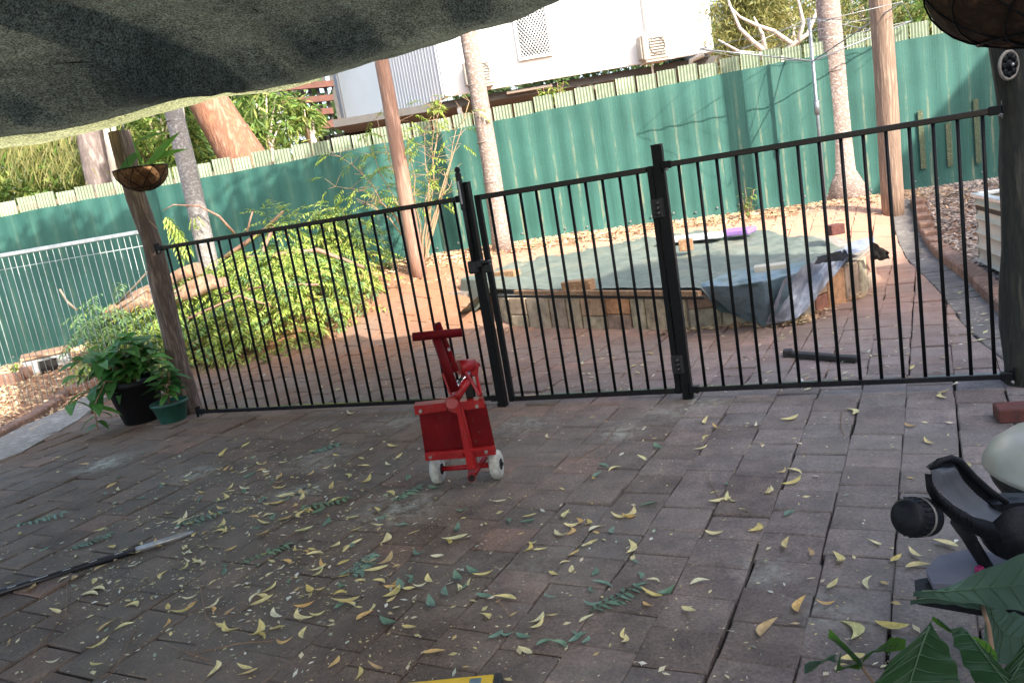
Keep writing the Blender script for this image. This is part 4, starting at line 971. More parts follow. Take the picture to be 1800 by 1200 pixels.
mb = MB(); mb.tube([BP(325, 425, YB + .01), BP(400, 515, YB + .02)], [.010, .013], 14); mb.build('gas_fitting', M['blackrubber'], o)
mb = MB(); mb.tube([BP(390, 505, YB + .02), BP(475, 640, YB + .05), BP(540, 780, YB + .07), BP(590, 1060, YB + .12), BP(600, 1150, YB + .16)], .0125, 14); lg = mb.build('leg', M['bbqblack'], o)
mb = MB(); mb.tube([BP(900, 600, YB + .3), BP(880, 1200, YB + .35)], .0125, 14); mb.build('leg', M['bbqblack'], o)
# lid
mb = MB(); lc = YP(1932, 826, 1.64); rotl = Matrix.Rotation(.10, 3, 'Y')
mb.lathe(lc, [(.218, -.010), (.226, -.006), (.226, .004), (.212, .035), (.175, .068), (.11, .088), (.004, .095)], 40, rotl); mb.build('lid', M['bbqlid'], o)
mb = MB(); mb.lathe(lc, [(.10, -.13), (.16, -.10), (.205, -.04), (.214, -.011), (.2, -.008)], 40, rotl); mb.build('bowl', M['bbqblack'], o)
# lower shelf
mb = MB(); sc = GP(1740, 1022, .30)
q = [GP(1628, 1010, .30), GP(1650, 985, .30), GP(1700, 975, .30), GP(1770, 982, .30), GP(1850, 1010, .30), GP(1850, 1040, .30), GP(1640, 1035, .30)]
mb.prism([(p.x, p.y, .30) for p in q], (0, 0, .012)); sh = mb.build('lower_shelf', M['shelf'], o)
mb = MB(); q = [GP(1608, 1028, .28), GP(1640, 1022, .28), GP(1850, 1040, .28), GP(1850, 1100, .28), GP(1730, 1068, .28), GP(1612, 1048, .28)]; mb.prism([(p.x, p.y, .262) for p in q], (0, 0, .03)); mb.build('shelf_frame', M['bbqblack'], o)
mb = MB(); p = GP(1722, 1003, .32); mb.box((p.x, p.y, .322), (.016, .014, .016), rotz(.3), .003); 
pg = mb.build('clothes_peg', M['magenta']); tag(pg, 'small magenta plastic piece on the lower shelf of the barbecue', 'peg')

# foreground plant with large leaves
def bigleaf(mb, pts_mid, widths, sidev, cup=.1, n=14, m=6):
    pts_mid = [Vector(p) for p in pts_mid]
    def fn(u, v):
        c = interp(pts_mid, u); t = u * (len(widths) - 1); i = min(int(t), len(widths) - 2); wd = widths[i] + (widths[i + 1] - widths[i]) * (t - i)
        s_ = (v - .5) * 2; up = Vector((0, -.3, 1)).normalized()
        return c + Vector(sidev) * s_ * wd + up * (-cup * abs(s_) * wd + .07 * wd * math.sin(u * 30 - abs(s_) * 5) * abs(s_) ** .7 + .01 * math.sin(u * 5 + v * 3))
    mb.grid(fn, n * 6, m * 4)
    keep = mb.cur; mb.cur = 1; nb = Vector((0, -.0012, .0006))
    mb.tube([Vector(fn(i / 16, .5)) + nb for i in range(1, 16)], [.0016 - .00007 * i for i in range(15)], 5)
    for i in range(1, 9):
        for sg in (-1, 1):
            mb.tube([Vector(fn(min(.97, i / 10 + .09 * t), .5 + sg * .46 * t)) + nb for t in (0, .33, .66, 1)], [.0009, .0007, .0005, .0003], 4)
    mb.cur = keep
fp_ = thing('broadleaf_plant', GP(1760, 1290, 0), 'large leaved dark green plant in the bottom right corner, close to the camera', 'plant')
mb = MB(); P = lambda a, b, y: YP(a, b, y)
bigleaf(mb, [P(1605, 1048, 1.12), P(1660, 1042, 1.14), P(1740, 1025, 1.16), P(1830, 1015, 1.18), P(1920, 1000, 1.2)], [0, .018, .040, .055, .04], (.15, .1, .95), .15)
mb.build('drooping_leaf', [M['biggrey'], M['vein']], fp_)
mb = MB(); bigleaf(mb, [P(1600, 1062, 1.16), P(1660, 1052, 1.17), P(1720, 1046, 1.18), P(1800, 1040, 1.2)], [0, .014, .02, .01], (.1, .1, .95), .3); bigleaf(mb, [P(1730, 1055, 1.3), P(1745, 1085, 1.3), P(1770, 1110, 1.3), P(1840, 1120, 1.3)], [0, .04, .05, .03], (.6, .3, .7), .3)
mb.build('underside_leaf', [M['biggrey'], M['vein']], fp_)
mb = MB()
bigleaf(mb, [P(1636, 1098, .98), P(1618, 1140, .96), P(1600, 1190, .94), P(1590, 1250, .92), P(1585, 1310, .9)], [0, .045, .075, .085, .06], (1, .15, .12), .25)
bigleaf(mb, [P(1690, 1110, 1.02), P(1730, 1150, 1.0), P(1780, 1200, .98), P(1830, 1260, .96)], [.02, .06, .08, .05], (.75, .1, -.5), .2)
bigleaf(mb, [P(1860, 1070, 1.05), P(1820, 1120, 1.03), P(1780, 1180, 1.0), P(1750, 1250, .98)], [.01, .05, .07, .05], (.9, .2, .4), .3)
mb.build('dark_leaf', [M['bigleaf'], M['vein']], fp_)
mb = MB(); bigleaf(mb, [P(1638, 1090, 1.06), P(1668, 1108, 1.05), P(1705, 1122, 1.05), P(1738, 1140, 1.05), P(1752, 1158, 1.05)], [0, .014, .020, .017, .003], (-.35, 0, .9), .2)
bigleaf(mb, [P(1514, 1172, 1.08), P(1500, 1150, 1.07), P(1478, 1128, 1.07), P(1457, 1112, 1.07)], [.004, .022, .016, .001], (.6, 0, -.75), .15)
bigleaf(mb, [P(1516, 1165, 1.08), P(1535, 1142, 1.08), P(1560, 1130, 1.09), P(1592, 1132, 1.1)], [.002, .014, .013, 0], (.5, 0, .8), .15)
bigleaf(mb, [P(1512, 1173, 1.08), P(1470, 1172, 1.07), P(1478, 1155, 1.07)], [.004, .012, .004], (.2, 0, .9), .1)
mb.build('bright_leaf', [M['brightleaf'], M['vein']], fp_)
mb = MB(); bigleaf(mb, [P(1468, 1158, 1.06), P(1440, 1160, 1.06), P(1414, 1176, 1.06)], [.006, .007, .0], (0, 0, 1), .2); mb.build('pale_tip', [M['biggrey'], M['vein']], fp_)
mb = MB(); mb.tube([P(1514, 1170, 1.08), P(1535, 1200, 1.08), P(1560, 1260, 1.05)], .0025, 6); mb.build('stem', M['twig'], fp_)
mb = MB(); mb.tube([P(1722, 1050, 1.2), P(1738, 1100, 1.15), P(1745, 1150, 1.1), P(1755, 1260, 1.05)], .004, 6)
mb.build('stem', M['twig'], fp_)

# spirit level
a, b = GP(720, 1216, .03), GP(882, 1200, .03); d = (b - a).normalized(); c0 = b
o = thing('spirit_level', (b.x - d.x * .3, b.y - d.y * .3, 0), 'yellow spirit level lying on the paving at the bottom edge of the photo', 'spirit level')
f = frame(d); ctr = Vector((b.x, b.y, .030)) - d * .32
mb = MB(); mb.box(ctr, (.60, .05, .024), f, .003); bd = mb.build('body', M['yellow'], o)
mb = MB(); mb.box(Vector((b.x, b.y, .030)) - d * .010, (.020, .052, .026), f, .003); mb.build('end_cap', M['plastic'], o)
for s in (.065, .30): mb = MB(); mb.box(Vector((b.x, b.y, .030)) - d * s, (.034, .030, .026), f, .003); mb.build('vial_window', M['vial'], bd)

# black and silver pole
a, b = GP(-130, 1082, .03), GP(340, 935, .022); mid = a.lerp(b, .76)
o = thing('telescopic_pole', a.lerp(b, .5), 'black telescopic pole with silver tip lying on the leafy paving at bottom left', 'pole')
mb = MB(); mb.tube([a, a.lerp(b, .40), mid], .0145, 14); pm = mb.build('grip_section', M['poleblack'], o)
mb = MB(); mb.tube([mid, a.lerp(b, .955), b], [.0125, .0125, .006], 14); mb.build('silver_section', M['tape'], o)
mb = MB()
for k in range(5):
    p = a.lerp(b, .30 + k * .1); dd = (b - a).normalized(); mb.box(p + Vector((.0, -.008, .0125)), (.03 if k != 1 else .06, .004, .001), frame(dd))
mb.build('printing', M['whitepaint'], pm)

# =================================================================== FALLEN LEAVES
def leaf_mesh(i, green=False):
    r = random.Random(100 + i); L = .062 * r.uniform(.7, 1.3); W = L * r.uniform(.20, .38); bend = r.choice((-1, 1)) * r.uniform(.05, 1.1); curl = r.uniform(.05, .75); tw = r.uniform(-.9, .9)
    vs, fs = [], []; prof = [(0, .03), (.12, .5), (.3, .95), (.5, 1), (.7, .8), (.87, .42), (1, 0)]
    for t, ww in prof:
        x = L * (t - .5); y = bend * L * ((t - .5) ** 2 - .1) * 1.2; z = curl * L * (t - .45) ** 2 * 1.3 + .003; a = tw * (t - .3)
        o_ = W / 2 * ww; ca, sa = math.cos(a), math.sin(a)
        vs += [(x, y - o_ * ca, z + abs(o_ * .5) - o_ * sa * .8), (x, y, z), (x, y + o_ * ca, z + abs(o_ * .5) + o_ * sa * .8)]
    for j in range(len(prof) - 1): k = 3 * j; fs += [(k, k + 1, k + 4, k + 3), (k + 1, k + 2, k + 5, k + 4)]
    mz = min(v[2] for v in vs); vs = [(a, b, c - mz + .001) for a, b, c in vs]
    me = bpy.data.meshes.new('fallen_leaf'); me.from_pydata(vs, [], fs); me.polygons.foreach_set('use_smooth', [True] * len(fs))
    me.materials.append(M['leafgreenfall'] if green else M['leafyellow']); return me
LM = [leaf_mesh(i) for i in range(26)]; LG = [leaf_mesh(50 + i, True) for i in range(6)]
spots = [(480, 960), (620, 985), (450, 1060), (390, 900), (250, 1000), (430, 920), (1000, 925), (540, 870), (1130, 780), (520, 800), (400, 850), (300, 960), (1320, 750), (640, 1040), (180, 1010), (560, 900), (340, 1010), (380, 1060), (440, 830), (620, 780), (350, 930), (480, 890)]
taken = []
ANCH = [((820, 850), 'in front of the red log splitter'), ((300, 990), 'around the black pole'), ((80, 1120), 'in the bottom left corner'), ((560, 1080), 'in the dark left foreground'), ((820, 1140), 'close to the yellow spirit level'), ((1560, 980), 'beside the barbecue'), ((1480, 1100), 'close to the broadleaf plant'), ((1330, 790), 'in front of the right fence panel'), ((1030, 760), 'in front of the pool gate'), ((560, 790), 'in front of the left fence panel'), ((1120, 940), 'right of the log splitter'), ((1230, 1080), 'right of the spirit level'), ((180, 850), 'by the pale powder patches'), ((1650, 710), 'at the foot of the dark log post')]
def where(px, py): return min(ANCH, key=lambda a: (a[0][0] - px) ** 2 + 2.5 * (a[0][1] - py) ** 2)[1]
def drop(px, py, me, name, label, cat, group, sc=1., ang=None):
    p = GP(px, py, .016); o = bpy.data.objects.new(name, me); col.objects.link(o); o.location = (p.x, p.y, .0175 + U(0, .002))
    o.rotation_euler = (U(-.12, .12), U(-.12, .12), U(0, 6.28) if ang is None else ang); o.scale = (sc, sc, sc); tag(o, label + ' ' + where(px, py), cat, group); return o
hand = [(1610, 977), (1612, 997), (1575, 985), (1665, 960), (1425, 975), (1640, 868), (1395, 848), (1400, 830), (1375, 830), (1350, 866), (1500, 1110), (1570, 1105), (1525, 1025), (1465, 1030), (1345, 1110), (1212, 1075), (1030, 1090), (925, 1148), (1020, 920), (1005, 935), (985, 942), (1035, 922), (680, 950), (665, 925), (790, 955), (800, 950), (850, 1010), (1110, 965), (1090, 910), (1110, 905), (1005, 925), (930, 965), (770, 980), (720, 1105), (590, 1165), (430, 1175), (380, 1175), (765, 1150), (855, 1085), (890, 1052), (1310, 900), (1255, 940), (1330, 930), (1420, 685), (1680, 675), (1660, 690), (1655, 698), (1500, 725), (1600, 750), (1390, 738), (1240, 770), (530, 1085), (640, 1085), (470, 975), (160, 1045), (235, 1065), (190, 1100), (100, 1078), (295, 1096), (455, 1112), (500, 1130), (610, 1060), (655, 1070), (560, 1010), (1265, 883), (690, 785)]
cnt = 0
YL = 'yellow leaf fallen on the paving'
for (px, py) in hand: drop(px, py, rnd.choice(LM), 'fallen_leaf', YL, 'leaf', 'yellow leaves fallen on the patio', U(.95, 1.35)); cnt += 1
while cnt < 290:
    if rnd.random() < .62:
        s = rnd.choice(spots); px, py = rnd.gauss(s[0], 60), rnd.gauss(s[1], 32)
    else: px, py = U(-20, 1700), U(735, 1190)
    if not (-20 < px < 1780 and 725 < py < 1200) or (py < 760 and px < 360): continue
    if px > 1100 and rnd.random() < .5: continue
    if px > 1560 and py > 800: continue
    drop(px, py, rnd.choice(LM), 'fallen_leaf', YL, 'leaf', 'yellow leaves fallen on the patio', U(.7, 1.15)); cnt += 1
GLb = 'small green leaf fallen on the paving'
for k in range(80):
    s = rnd.choice([(480, 900), (380, 860), (560, 960), (1060, 1050), (900, 900), (640, 1000), (300, 900), (1180, 900), (820, 1060)]); px, py = rnd.gauss(s[0], 110), rnd.gauss(s[1], 60)
    if not (0 < px < 1560 and 740 < py < 1190): continue
    drop(px, py, rnd.choice(LG), 'green_leaf', GLb, 'leaf', 'green leaves fallen on the patio', U(.6, 1.0))
# sprigs
def sprig(px, py, L, ang, label, n=8, ll=.05, z=0.02):
    p = GP(px, py, .02); mb = MB(); mb.frond(p, (math.cos(ang), math.sin(ang), .05), L, n, ll, ll * .3, .02, seg=3)
    mb.tube([p, p + Vector((math.cos(ang), math.sin(ang), .02)) * L], .0012, 5)
    for v in mb.v: v.z = max(v.z, .016 + .002 * rnd.random())
    o = mb.build('leaf_sprig', M['leafgreenfall']); tag(o, label, 'leaf sprig', 'green sprigs on the patio'); return o
sprig(1035, 1075, .17, .5, 'grey green leaf sprig nearest the spirit level, on the front paving'); sprig(20, 925, .22, .2, 'dense green sprig at the left edge above the black pole')
sprig(300, 925, .2, .3, 'green sprig lying just above the silver tip of the pole'); sprig(120, 965, .15, .6, 'green sprig close above the black part of the pole')
sprig(520, 895, .2, .1, 'green sprig among yellow leaves beside the pale powder patch'); sprig(420, 990, .17, .5, 'small green sprig right of the pole tip'); sprig(545, 795, .14, .4, 'small sprig on the paving left of the red splitter')
sprig(345, 655, .25, .3, 'bright green sprig behind the bars next to the left log post'); sprig(690, 880, .14, .8, 'small sprig in front of the left white wheel'); sprig(620, 1010, .12, 1.2, 'tiny green sprig among the leaves in the middle foreground')
# twigs
for i, (a, b, c) in enumerate((((1242, 838), (1262, 870), (1285, 900)), ((350, 1020), (362, 1085), (385, 1100)), ((850, 1020), (880, 1060), (900, 1085)), ((240, 1100), (200, 1180), (175, 1190)), ((120, 1010), (115, 1080), (40, 1170)), ((640, 870), (560, 910), (480, 960)), ((290, 1130), (340, 1150), (370, 1160)), ((1085, 750), (1060, 780), (1010, 810)), ((480, 1125), (420, 1130), (330, 1150)), ((1480, 722), (1478, 745), (1484, 765)))):
    mb = MB(); mb.tube([GP(*a, .02), GP(*b, .022), GP(*c, .02)], .0016, 5)
    tag(mb.build('twig', M['twig']), ['thin straight twig right of centre, its tip by a pale leaf', 'thin bent twig below the pole among yellow leaves', 'thin twig above the yellow spirit level', 'long curved twig at bottom left pointing to the lower edge', 'curved twig near the bottom left corner', 'long thin twig slanting through the leaves before the splitter', 'short twig near the bottom edge left of centre', 'thin straight twig on the paving in front of the gate', 'thin twig lying level near the bottom edge left of centre', 'short upright twig in front of the right fence panel'][i], 'twig', 'thin twigs on the patio')
# crumbs and leaf fragments: uncountable
mb = MB()
for k in range(6500):
    if rnd.random() < .55: s = rnd.choice(spots); px, py = rnd.gauss(s[0], 120), rnd.gauss(s[1], 55)
    else: px, py = U(-20, 1790), U(690, 1200)
    if not (-20 < px < 1800 and (700 if px > 400 else 760) < py < 1210): continue
    if px > 900 and rnd.random() < .5: continue
    p = GP(px, py, .016); L = abs(rnd.gauss(0, .006)) + .0025
    if rnd.random() < .13: L = U(.016, .034)
    a = U(0, 6.28); d = Vector((math.cos(a), math.sin(a), U(-.02, .1))); mb.leaf(p + Vector((0, 0, .002)), d, (U(-.3, .3), U(-.3, .3), 1), L, L * U(.25, .6), .1, U(-.2, .1), 2)
tag(mb.build('leaf_debris', M['leafstuff']), kind='stuff')
mb = MB()
for k in range(1700):
    px, py = U(330, 1760), U(430, 690)
    p = TP(px, py, .018)
    if p.y > 8.6 or p.y < 3.6 or (p.x > edge_x(p.y)): continue
    if (-.6 < p.x < 3.1 and p.y > 5.3 and px > 830 and px < 1540 and py < 575): continue
    a = U(0, 6.28); L = U(.012, .06) * (1 if rnd.random() < .4 else .5); mb.leaf(p, (math.cos(a), math.sin(a), .05), (U(-.3, .3), U(-.3, .3), 1), L, L * .35, .15, -.1, 2)
tag(mb.build('leaf_debris', M['leafstuff']), kind='stuff')

# =================================================================== CUT BRANCH PILE, LOGS
bp = thing('branch_pile', TP(470, 570), 'heap of freshly cut leafy branches behind the left fence panel', 'branch pile')
def mound(x, y):
    h = 0
    for cx, cy, rx, ry, hh in ((-2.6, 8.1, 1.35, 1.0, .66), (-1.75, 8.9, .5, .5, .85), (-3.35, 7.7, .6, .7, .42)):
        d = ((x - cx) / rx) ** 2 + ((y - cy) / ry) ** 2
        if d < 1: h = max(h, hh * (1 - d) ** .6)
    return h
mb = MB(); mbd = MB(); cntf = 0
while cntf < 1650:
    x, y = U(-4.6, -1.1), U(6.8, 9.5); h = mound(x, y)
    if h < .02: continue
    z = H(x, y) + h * U(.1, 1.02) ** .6; a = U(0, 6.28)
    (mb if rnd.random() < .8 else mbd).frond((x, y, z), (math.cos(a), math.sin(a) - .5, U(-.3, .5)), U(.14, .40), rnd.choice((6, 8, 10)), U(.06, .10), U(.016, .026), .8); cntf += 1
mb.build('fresh_foliage', M['pile'], bp); mbd.build('wilting_foliage', M['piledark'], bp)
mb = MB()
for (a, b, c, y1, y2, r) in (((430, 455), (560, 440), (640, 470), 8.3, 8.2, .03), ((370, 470), (470, 400), (498, 372), 8.6, 8.8, .028), ((480, 400), (450, 470), (440, 500), 8.5, 7.9, .02), ((560, 500), (480, 500), (380, 520), 7.6, 7.6, .012), ((330, 560), (420, 520), (500, 545), 7.3, 7.5, .012)):
    mb.tube([YP(*a, y1), YP(*b, (y1 + y2) / 2), YP(*c, y2)], [r, r * .8, r * .6], 8, wob=.2)
mb.tube([YP(412, 410, 8.3), YP(385, 380, 8.2), YP(350, 362, 8.1), YP(305, 360, 8.0), YP(287, 370, 8.0)], [.016, .013, .01, .007, .004], 6)
mb.tube([YP(434, 410, 8.4), YP(440, 385, 8.4), YP(444, 372, 8.4)], [.012, .01, .009], 6)
mb.build('limbs', M['timber'], bp)
mb = MB()
for k in range(9): p = YP(U(284, 296), U(372, 385), 8.0); mb.frond(p, (U(.2, 1), U(-.5, .5), -1.6), .42, 9, .09, .02, .4)
for k in range(4): p = YP(U(335, 345), U(375, 380), 8.1); mb.frond(p, (U(-1, 1), U(-.5, .5), -1.2), .12, 5, .05, .012, .4)
for k in range(34): p = YP(U(470, 510), U(375, 410), 8.6); mb.frond(p, (U(-1, 1), U(-.6, .3), U(-.6, .8)), .25, 6, .08, .02, .7)
mb.build('overhanging_fronds', M['pile'], bp)
def log_(a, b, r, label, ya, yb):
    p, q2 = YP(*a, ya), YP(*b, yb); o = thing('cut_log', (p + q2) / 2, label, 'log', 'cut logs by the branch pile'); mb = MB()
    pts = [p.lerp(q2, t / 5) + Vector((0, 0, .01 * math.sin(t * 2))) for t in range(6)]; mb.tube(pts, r, 16, wob=.12); mb.build('log_bark', M['cutlog'], o)
    d = (q2 - p).normalized(); mb = MB(); mb.tube([q2 + d * .0005, q2 + d * .004], r * .93, 16); mb.build('cut_face', M['timber2'], o)
log_((228, 530), (348, 472), .07, 'cut log uppermost and furthest back of the stacked logs behind the left post', 8.3, 7.9)
log_((250, 545), (372, 492), .065, 'cut log in the middle of the stacked logs, its end among the green leaves', 7.9, 7.6)
log_((190, 556), (268, 520), .085, 'thick cut log seen through the wire mesh fence left of the post', 8.0, 7.9)
log_((300, 530), (395, 495), .05, 'thinner cut log lying lowest and nearest of the stacked logs', 7.6, 7.4)
# shady heap and weeds behind mesh fence
hp = thing('cut_branch', TP(230, 600), 'dull green cut branches heaped behind the wire mesh fence', 'branch pile'); mb = MB()
for k in range(150):
    px, py = rnd.gauss(205, 48), rnd.gauss(568, 24)
    if py < 485 or py > 622 or px < 135: continue
    p = YP(px, py, U(7.5, 8.2)); a = U(0, 6.28); mb.frond(p, (math.cos(a), math.sin(a) - .3, U(-.3, .3)), U(.15, .28), 7, .085, .02, .8)
mb.build('foliage', M['piledark'], hp)
mb = MB(); mb.tube([YP(205, 535, 7.8), YP(235, 505, 7.7), YP(262, 475, 7.6), YP(275, 470, 7.6)], [.012, .01, .009, .006], 6); mb.tube([YP(135, 545, 7.6), YP(118, 530, 7.6), YP(105, 508, 7.6)], [.013, .012, .01], 6); mb.build('bare_limbs', M['mould'], hp)
# concrete box / culvert
c = TP(66, 650); q = [YP(20, 618, 7.9), YP(98, 588, 8.1)]
bx = thing('concrete_box', (c.x, c.y, 0), 'low grey concrete box with a dark opening behind the wire mesh fence', 'box'); mb = MB()
dd = (q[1] - q[0]); dd.z = 0; L = dd.length * 1.0; f = frame(dd); ctr = (q[0] + q[1]) / 2
mb.box((ctr.x, ctr.y + .15, .15), (L * 1.05, .42, .30), f, .01); mb.build('concrete_body', M['alu'], bx)
mb = MB(); mb.box((ctr.x + L * .28, ctr.y - .065, .17), (L * .40, .02, .20), f); mb.build('opening', M['dark'], bx)
mb = MB(); mb.box((ctr.x, ctr.y + .15, .315), (L * 1.1, .46, .03), f, .006); mb.build('lid', M['cutlog'], bx)
# weeds
def weed(px, py, h, n, label, mk='grassy', y=None, ll=.07):
    p = TP(px, py) if y is None else YP(px, py, y); o = thing('weed', p, label, 'plant'); mb = MB(); st = MB()
    for k in range(n):
        a = U(0, 6.28); q = p + Vector((math.cos(a) * h * .25, math.sin(a) * h * .25, h * U(.3, .95))); st.tube([p, q], .003, 5)
        for j in range(5): aa = U(0, 6.28); mb.leaf(p.lerp(q, U(.4, 1)), (math.cos(aa), math.sin(aa), U(-.3, .6)), (0, 0, 1), ll * U(.7, 1.2), ll * .35, .2, .4, 3)
    st.build('stem', M['twig'], o); mb.build('leaves', M[mk], o)
weed(1316, 384, .36, 14, 'small leafy weed growing at the fence foot behind the right panel'); weed(1600, 330, .5, 16, 'bright green weed just right of the tan timber post', ll=.1)
weed(1420, 352, .12, 5, 'tiny weed left of the thick palm foot', ll=.06); weed(30, 655, .12, 12, 'low weeds at the foot of the green fence at the far left', ll=.06)
weed(1542, 340, .12, 5, 'tiny weed between the palm foot and the tan timber post', ll=.05)
weed(470, 640, .08, 4, 'scrap of green weed on the paving behind the left panel', ll=.05)

# shrub by the pink post
sb = thing('sapling', TP(738, 480), 'thin straggly sapling with yellow green leaves around the pinkish timber post', 'shrub'); st, mb = MB(), MB()
b0 = TP(742, 478) + Vector((0, .12, 0))
for (tip, via, y) in (((590, 328), (690, 330), 8.6), ((600, 275), (672, 330), 8.5), ((640, 245), (700, 350), 8.7), ((700, 215), (715, 340), 8.8), ((760, 195), (765, 330), 8.6), ((800, 225), (780, 330), 8.5), ((770, 250), (742, 360), 8.4), ((720, 250), (735, 370), 8.5), ((825, 178), (790, 280), 8.7), ((660, 210), (700, 320), 8.8), ((745, 230), (760, 350), 8.4), ((640, 362), (680, 355), 8.4), ((790, 330), (760, 345), 8.5), ((775, 180), (760, 300), 8.6)):
    pts = [b0]; v_, t_ = YP(*via, y), YP(*tip, y)
    for i in range(1, 9):
        t = i / 8; p = b0 * (1 - t) ** 2 + v_ * 2 * t * (1 - t) + t_ * t * t; pts.append(p + Vector((U(-.02, .02), U(-.02, .02), U(-.02, .02))))
    st.tube(pts, [.013 - .0013 * i for i in range(9)], 6)
    for i in range(4, 9):
        for k in range(3):
            d = Vector((U(-1, 1), U(-.6, .6), U(-.2, .9))); q = pts[i] + d * U(.08, .22); st.tube([pts[i], q], [.004, .002], 4)
            if rnd.random() < (.75 if tip[0] < 760 else .35):
                mb.frond(q, d + Vector((0, 0, -.3)), .15, 5, .075, .017, .7)
st.build('branches', M['rope'], sb); mb.build('foliage', M['shrub'], sb)

# =================================================================== RIGHT SIDE: RAISED BED, HOIST
gb = [YP(1728, 345, 5.9), YP(1728, 425, 5.9)]
o = thing('raised_garden_bed', (gb[1].x, 5.9, .1), 'cream corrugated steel raised garden bed beside the dark log post', 'garden bed'); mb = MB()
x0_, zt_ = gb[0].x, gb[0].z; zb_ = .06
for i in range(18):
    pass
def wall_c(u, v, p0, p1):
    p = p0.lerp(p1, u); z = zb_ + (zt_ - zb_) * v; n_ = Vector(((p1 - p0).y, -(p1 - p0).x, 0)).normalized(); return Vector((p.x, p.y, z)) + n_ * .011 * (1 - 2 * abs(math.sin(v * math.pi * 4.5)) ** .6)
c0, c1, c2, c3 = Vector((x0_, 6.0, 0)), Vector((x0_ - .42, 4.7, 0)), Vector((x0_ + .5, 4.4, 0)), Vector((x0_ + 1.0, 5.8, 0))
for a, b in ((c0, c1), (c1, c2), (c2, c3), (c3, c0)): mb.grid(lambda u, v: wall_c(u, v, a, b), 2, 72)
mb.build('corrugated_wall', M['cream'], o)
mb = MB()
for a, b in ((c0, c1), (c1, c2), (c2, c3), (c3, c0)):
    d = b - a; mb.box(((a.x + b.x) / 2, (a.y + b.y) / 2, zt_ + .01), (d.length + .04, .06, .03), rotz(math.atan2(d.y, d.x)), .006)
mb.build('capping', M['alu'], o)
mb = MB(); mb.prism([(p.x, p.y, zt_ - .10) for p in (c0, c3, c2, c1)], (0, 0, .04)); mb.build('soil', M['soil'], o)
# rotary clothes hoist
hy = 9.05; ht = YP(1422, 32, hy); hb = TP(1445, 352)
o = thing('clothes_hoist', (ht.x, hy, H(ht.x, hy)), 'grey steel rotary clothes hoist standing by the fence behind the thick palm', 'clothes hoist')
mb = MB(); mb.tube([(ht.x, hy, .3), (ht.x, hy, ht.z)], .019, 12); mb.tube([(ht.x, hy, 1.4), (ht.x, hy, 1.55)], .03, 12); mb.build('mast', M['hoist'], o)
hc = Vector((ht.x, hy, ht.z - .45)); tips = []
for k in range(4):
    a = k * math.pi / 2 + .25; t_ = hc + Vector((math.cos(a) * 1.35, math.sin(a) * 1.35, .28)); tips.append(t_)
    mb = MB(); mb.tube([hc, t_], .0075, 8); mb.tube([Vector((ht.x, hy, ht.z)), hc.lerp(t_, .7)], .004, 6); mb.build('arm', M['hoist'], o)
mb = MB()
for fr_ in (1, .8, .6, .4):
    for i in range(4): mb.tube([hc.lerp(tips[i], fr_), hc.lerp(tips[(i + 1) % 4], fr_)], .0035 if fr_ == 1 else .002, 5)
mb.build('lines', M['hoist'], o)

# =================================================================== NEIGHBOUR'S HOUSE
hs = thing('neighbour_house', (2, 16, .3), 'white elevated house beyond the green fence, its upper wall in full sun', 'house')
W1, W0 = YP(1250, 92, 16), YP(783, 171, 16); zb = (W1.z + W0.z) / 2; HT = zb + 3.2
def wall(mb, a, b, z0, z1, th=.12, corr=0, m=0):
    a, b = Vector((a.x, a.y, 0)), Vector((b.x, b.y, 0)); d = b - a; L = d.length; n_ = Vector((d.y, -d.x, 0)).normalized()
    if corr:
        N = int(L / .05); k = len(mb.v)
        for i in range(N + 1):
            p = a + d * i / N + n_ * (.016 if i % 2 else 0) + n_ * th / 2; mb.v += [Vector((p.x, p.y, z0)), Vector((p.x, p.y, z1))]
        for i in range(N): q = k + 2 * i; mb.face([q, q + 2, q + 3, q + 1])
    mb.box(((a.x + b.x) / 2, (a.y + b.y) / 2, (z0 + z1) / 2), (L, th, z1 - z0), rotz(math.atan2(d.y, d.x)))
W2 = YP(700, 197, 17.3); W3 = YP(600, 226, 18.3)
mb = MB(); wall(mb, W0, W1, zb, HT); E1 = Vector((W1.x + .6, 22, 0)); wall(mb, W1, E1, zb, HT)
k_ = len(mb.v)
mb.build('white_wall', M['housewhite'], hs)
mb = MB(); wall(mb, W2, W0, zb - .02, HT, .12, 1); mb.build('corrugated_wall', M['housegrey'], hs)
mb = MB(); wall(mb, W3, W2, zb - .04, HT, .10); mb.build('blue_grey_wall', M['houseblue'], hs)
mb = MB()
for px in (603, 640): p = YP(px, 170, 18.2); mb.box((p.x, 18.0, (zb + HT) / 2), (.015, .1, HT - zb - .1))
mb.build('cladding_joints', M['shadowgrey'], hs)
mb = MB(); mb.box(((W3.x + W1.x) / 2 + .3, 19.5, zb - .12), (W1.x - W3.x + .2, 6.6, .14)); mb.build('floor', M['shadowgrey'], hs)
mb = MB(); mb.box(((W3.x + W1.x) / 2, 19.5, HT + .15), (W1.x - W3.x + 1, 8, .2)); mb.build('roof', M['cream'], hs)
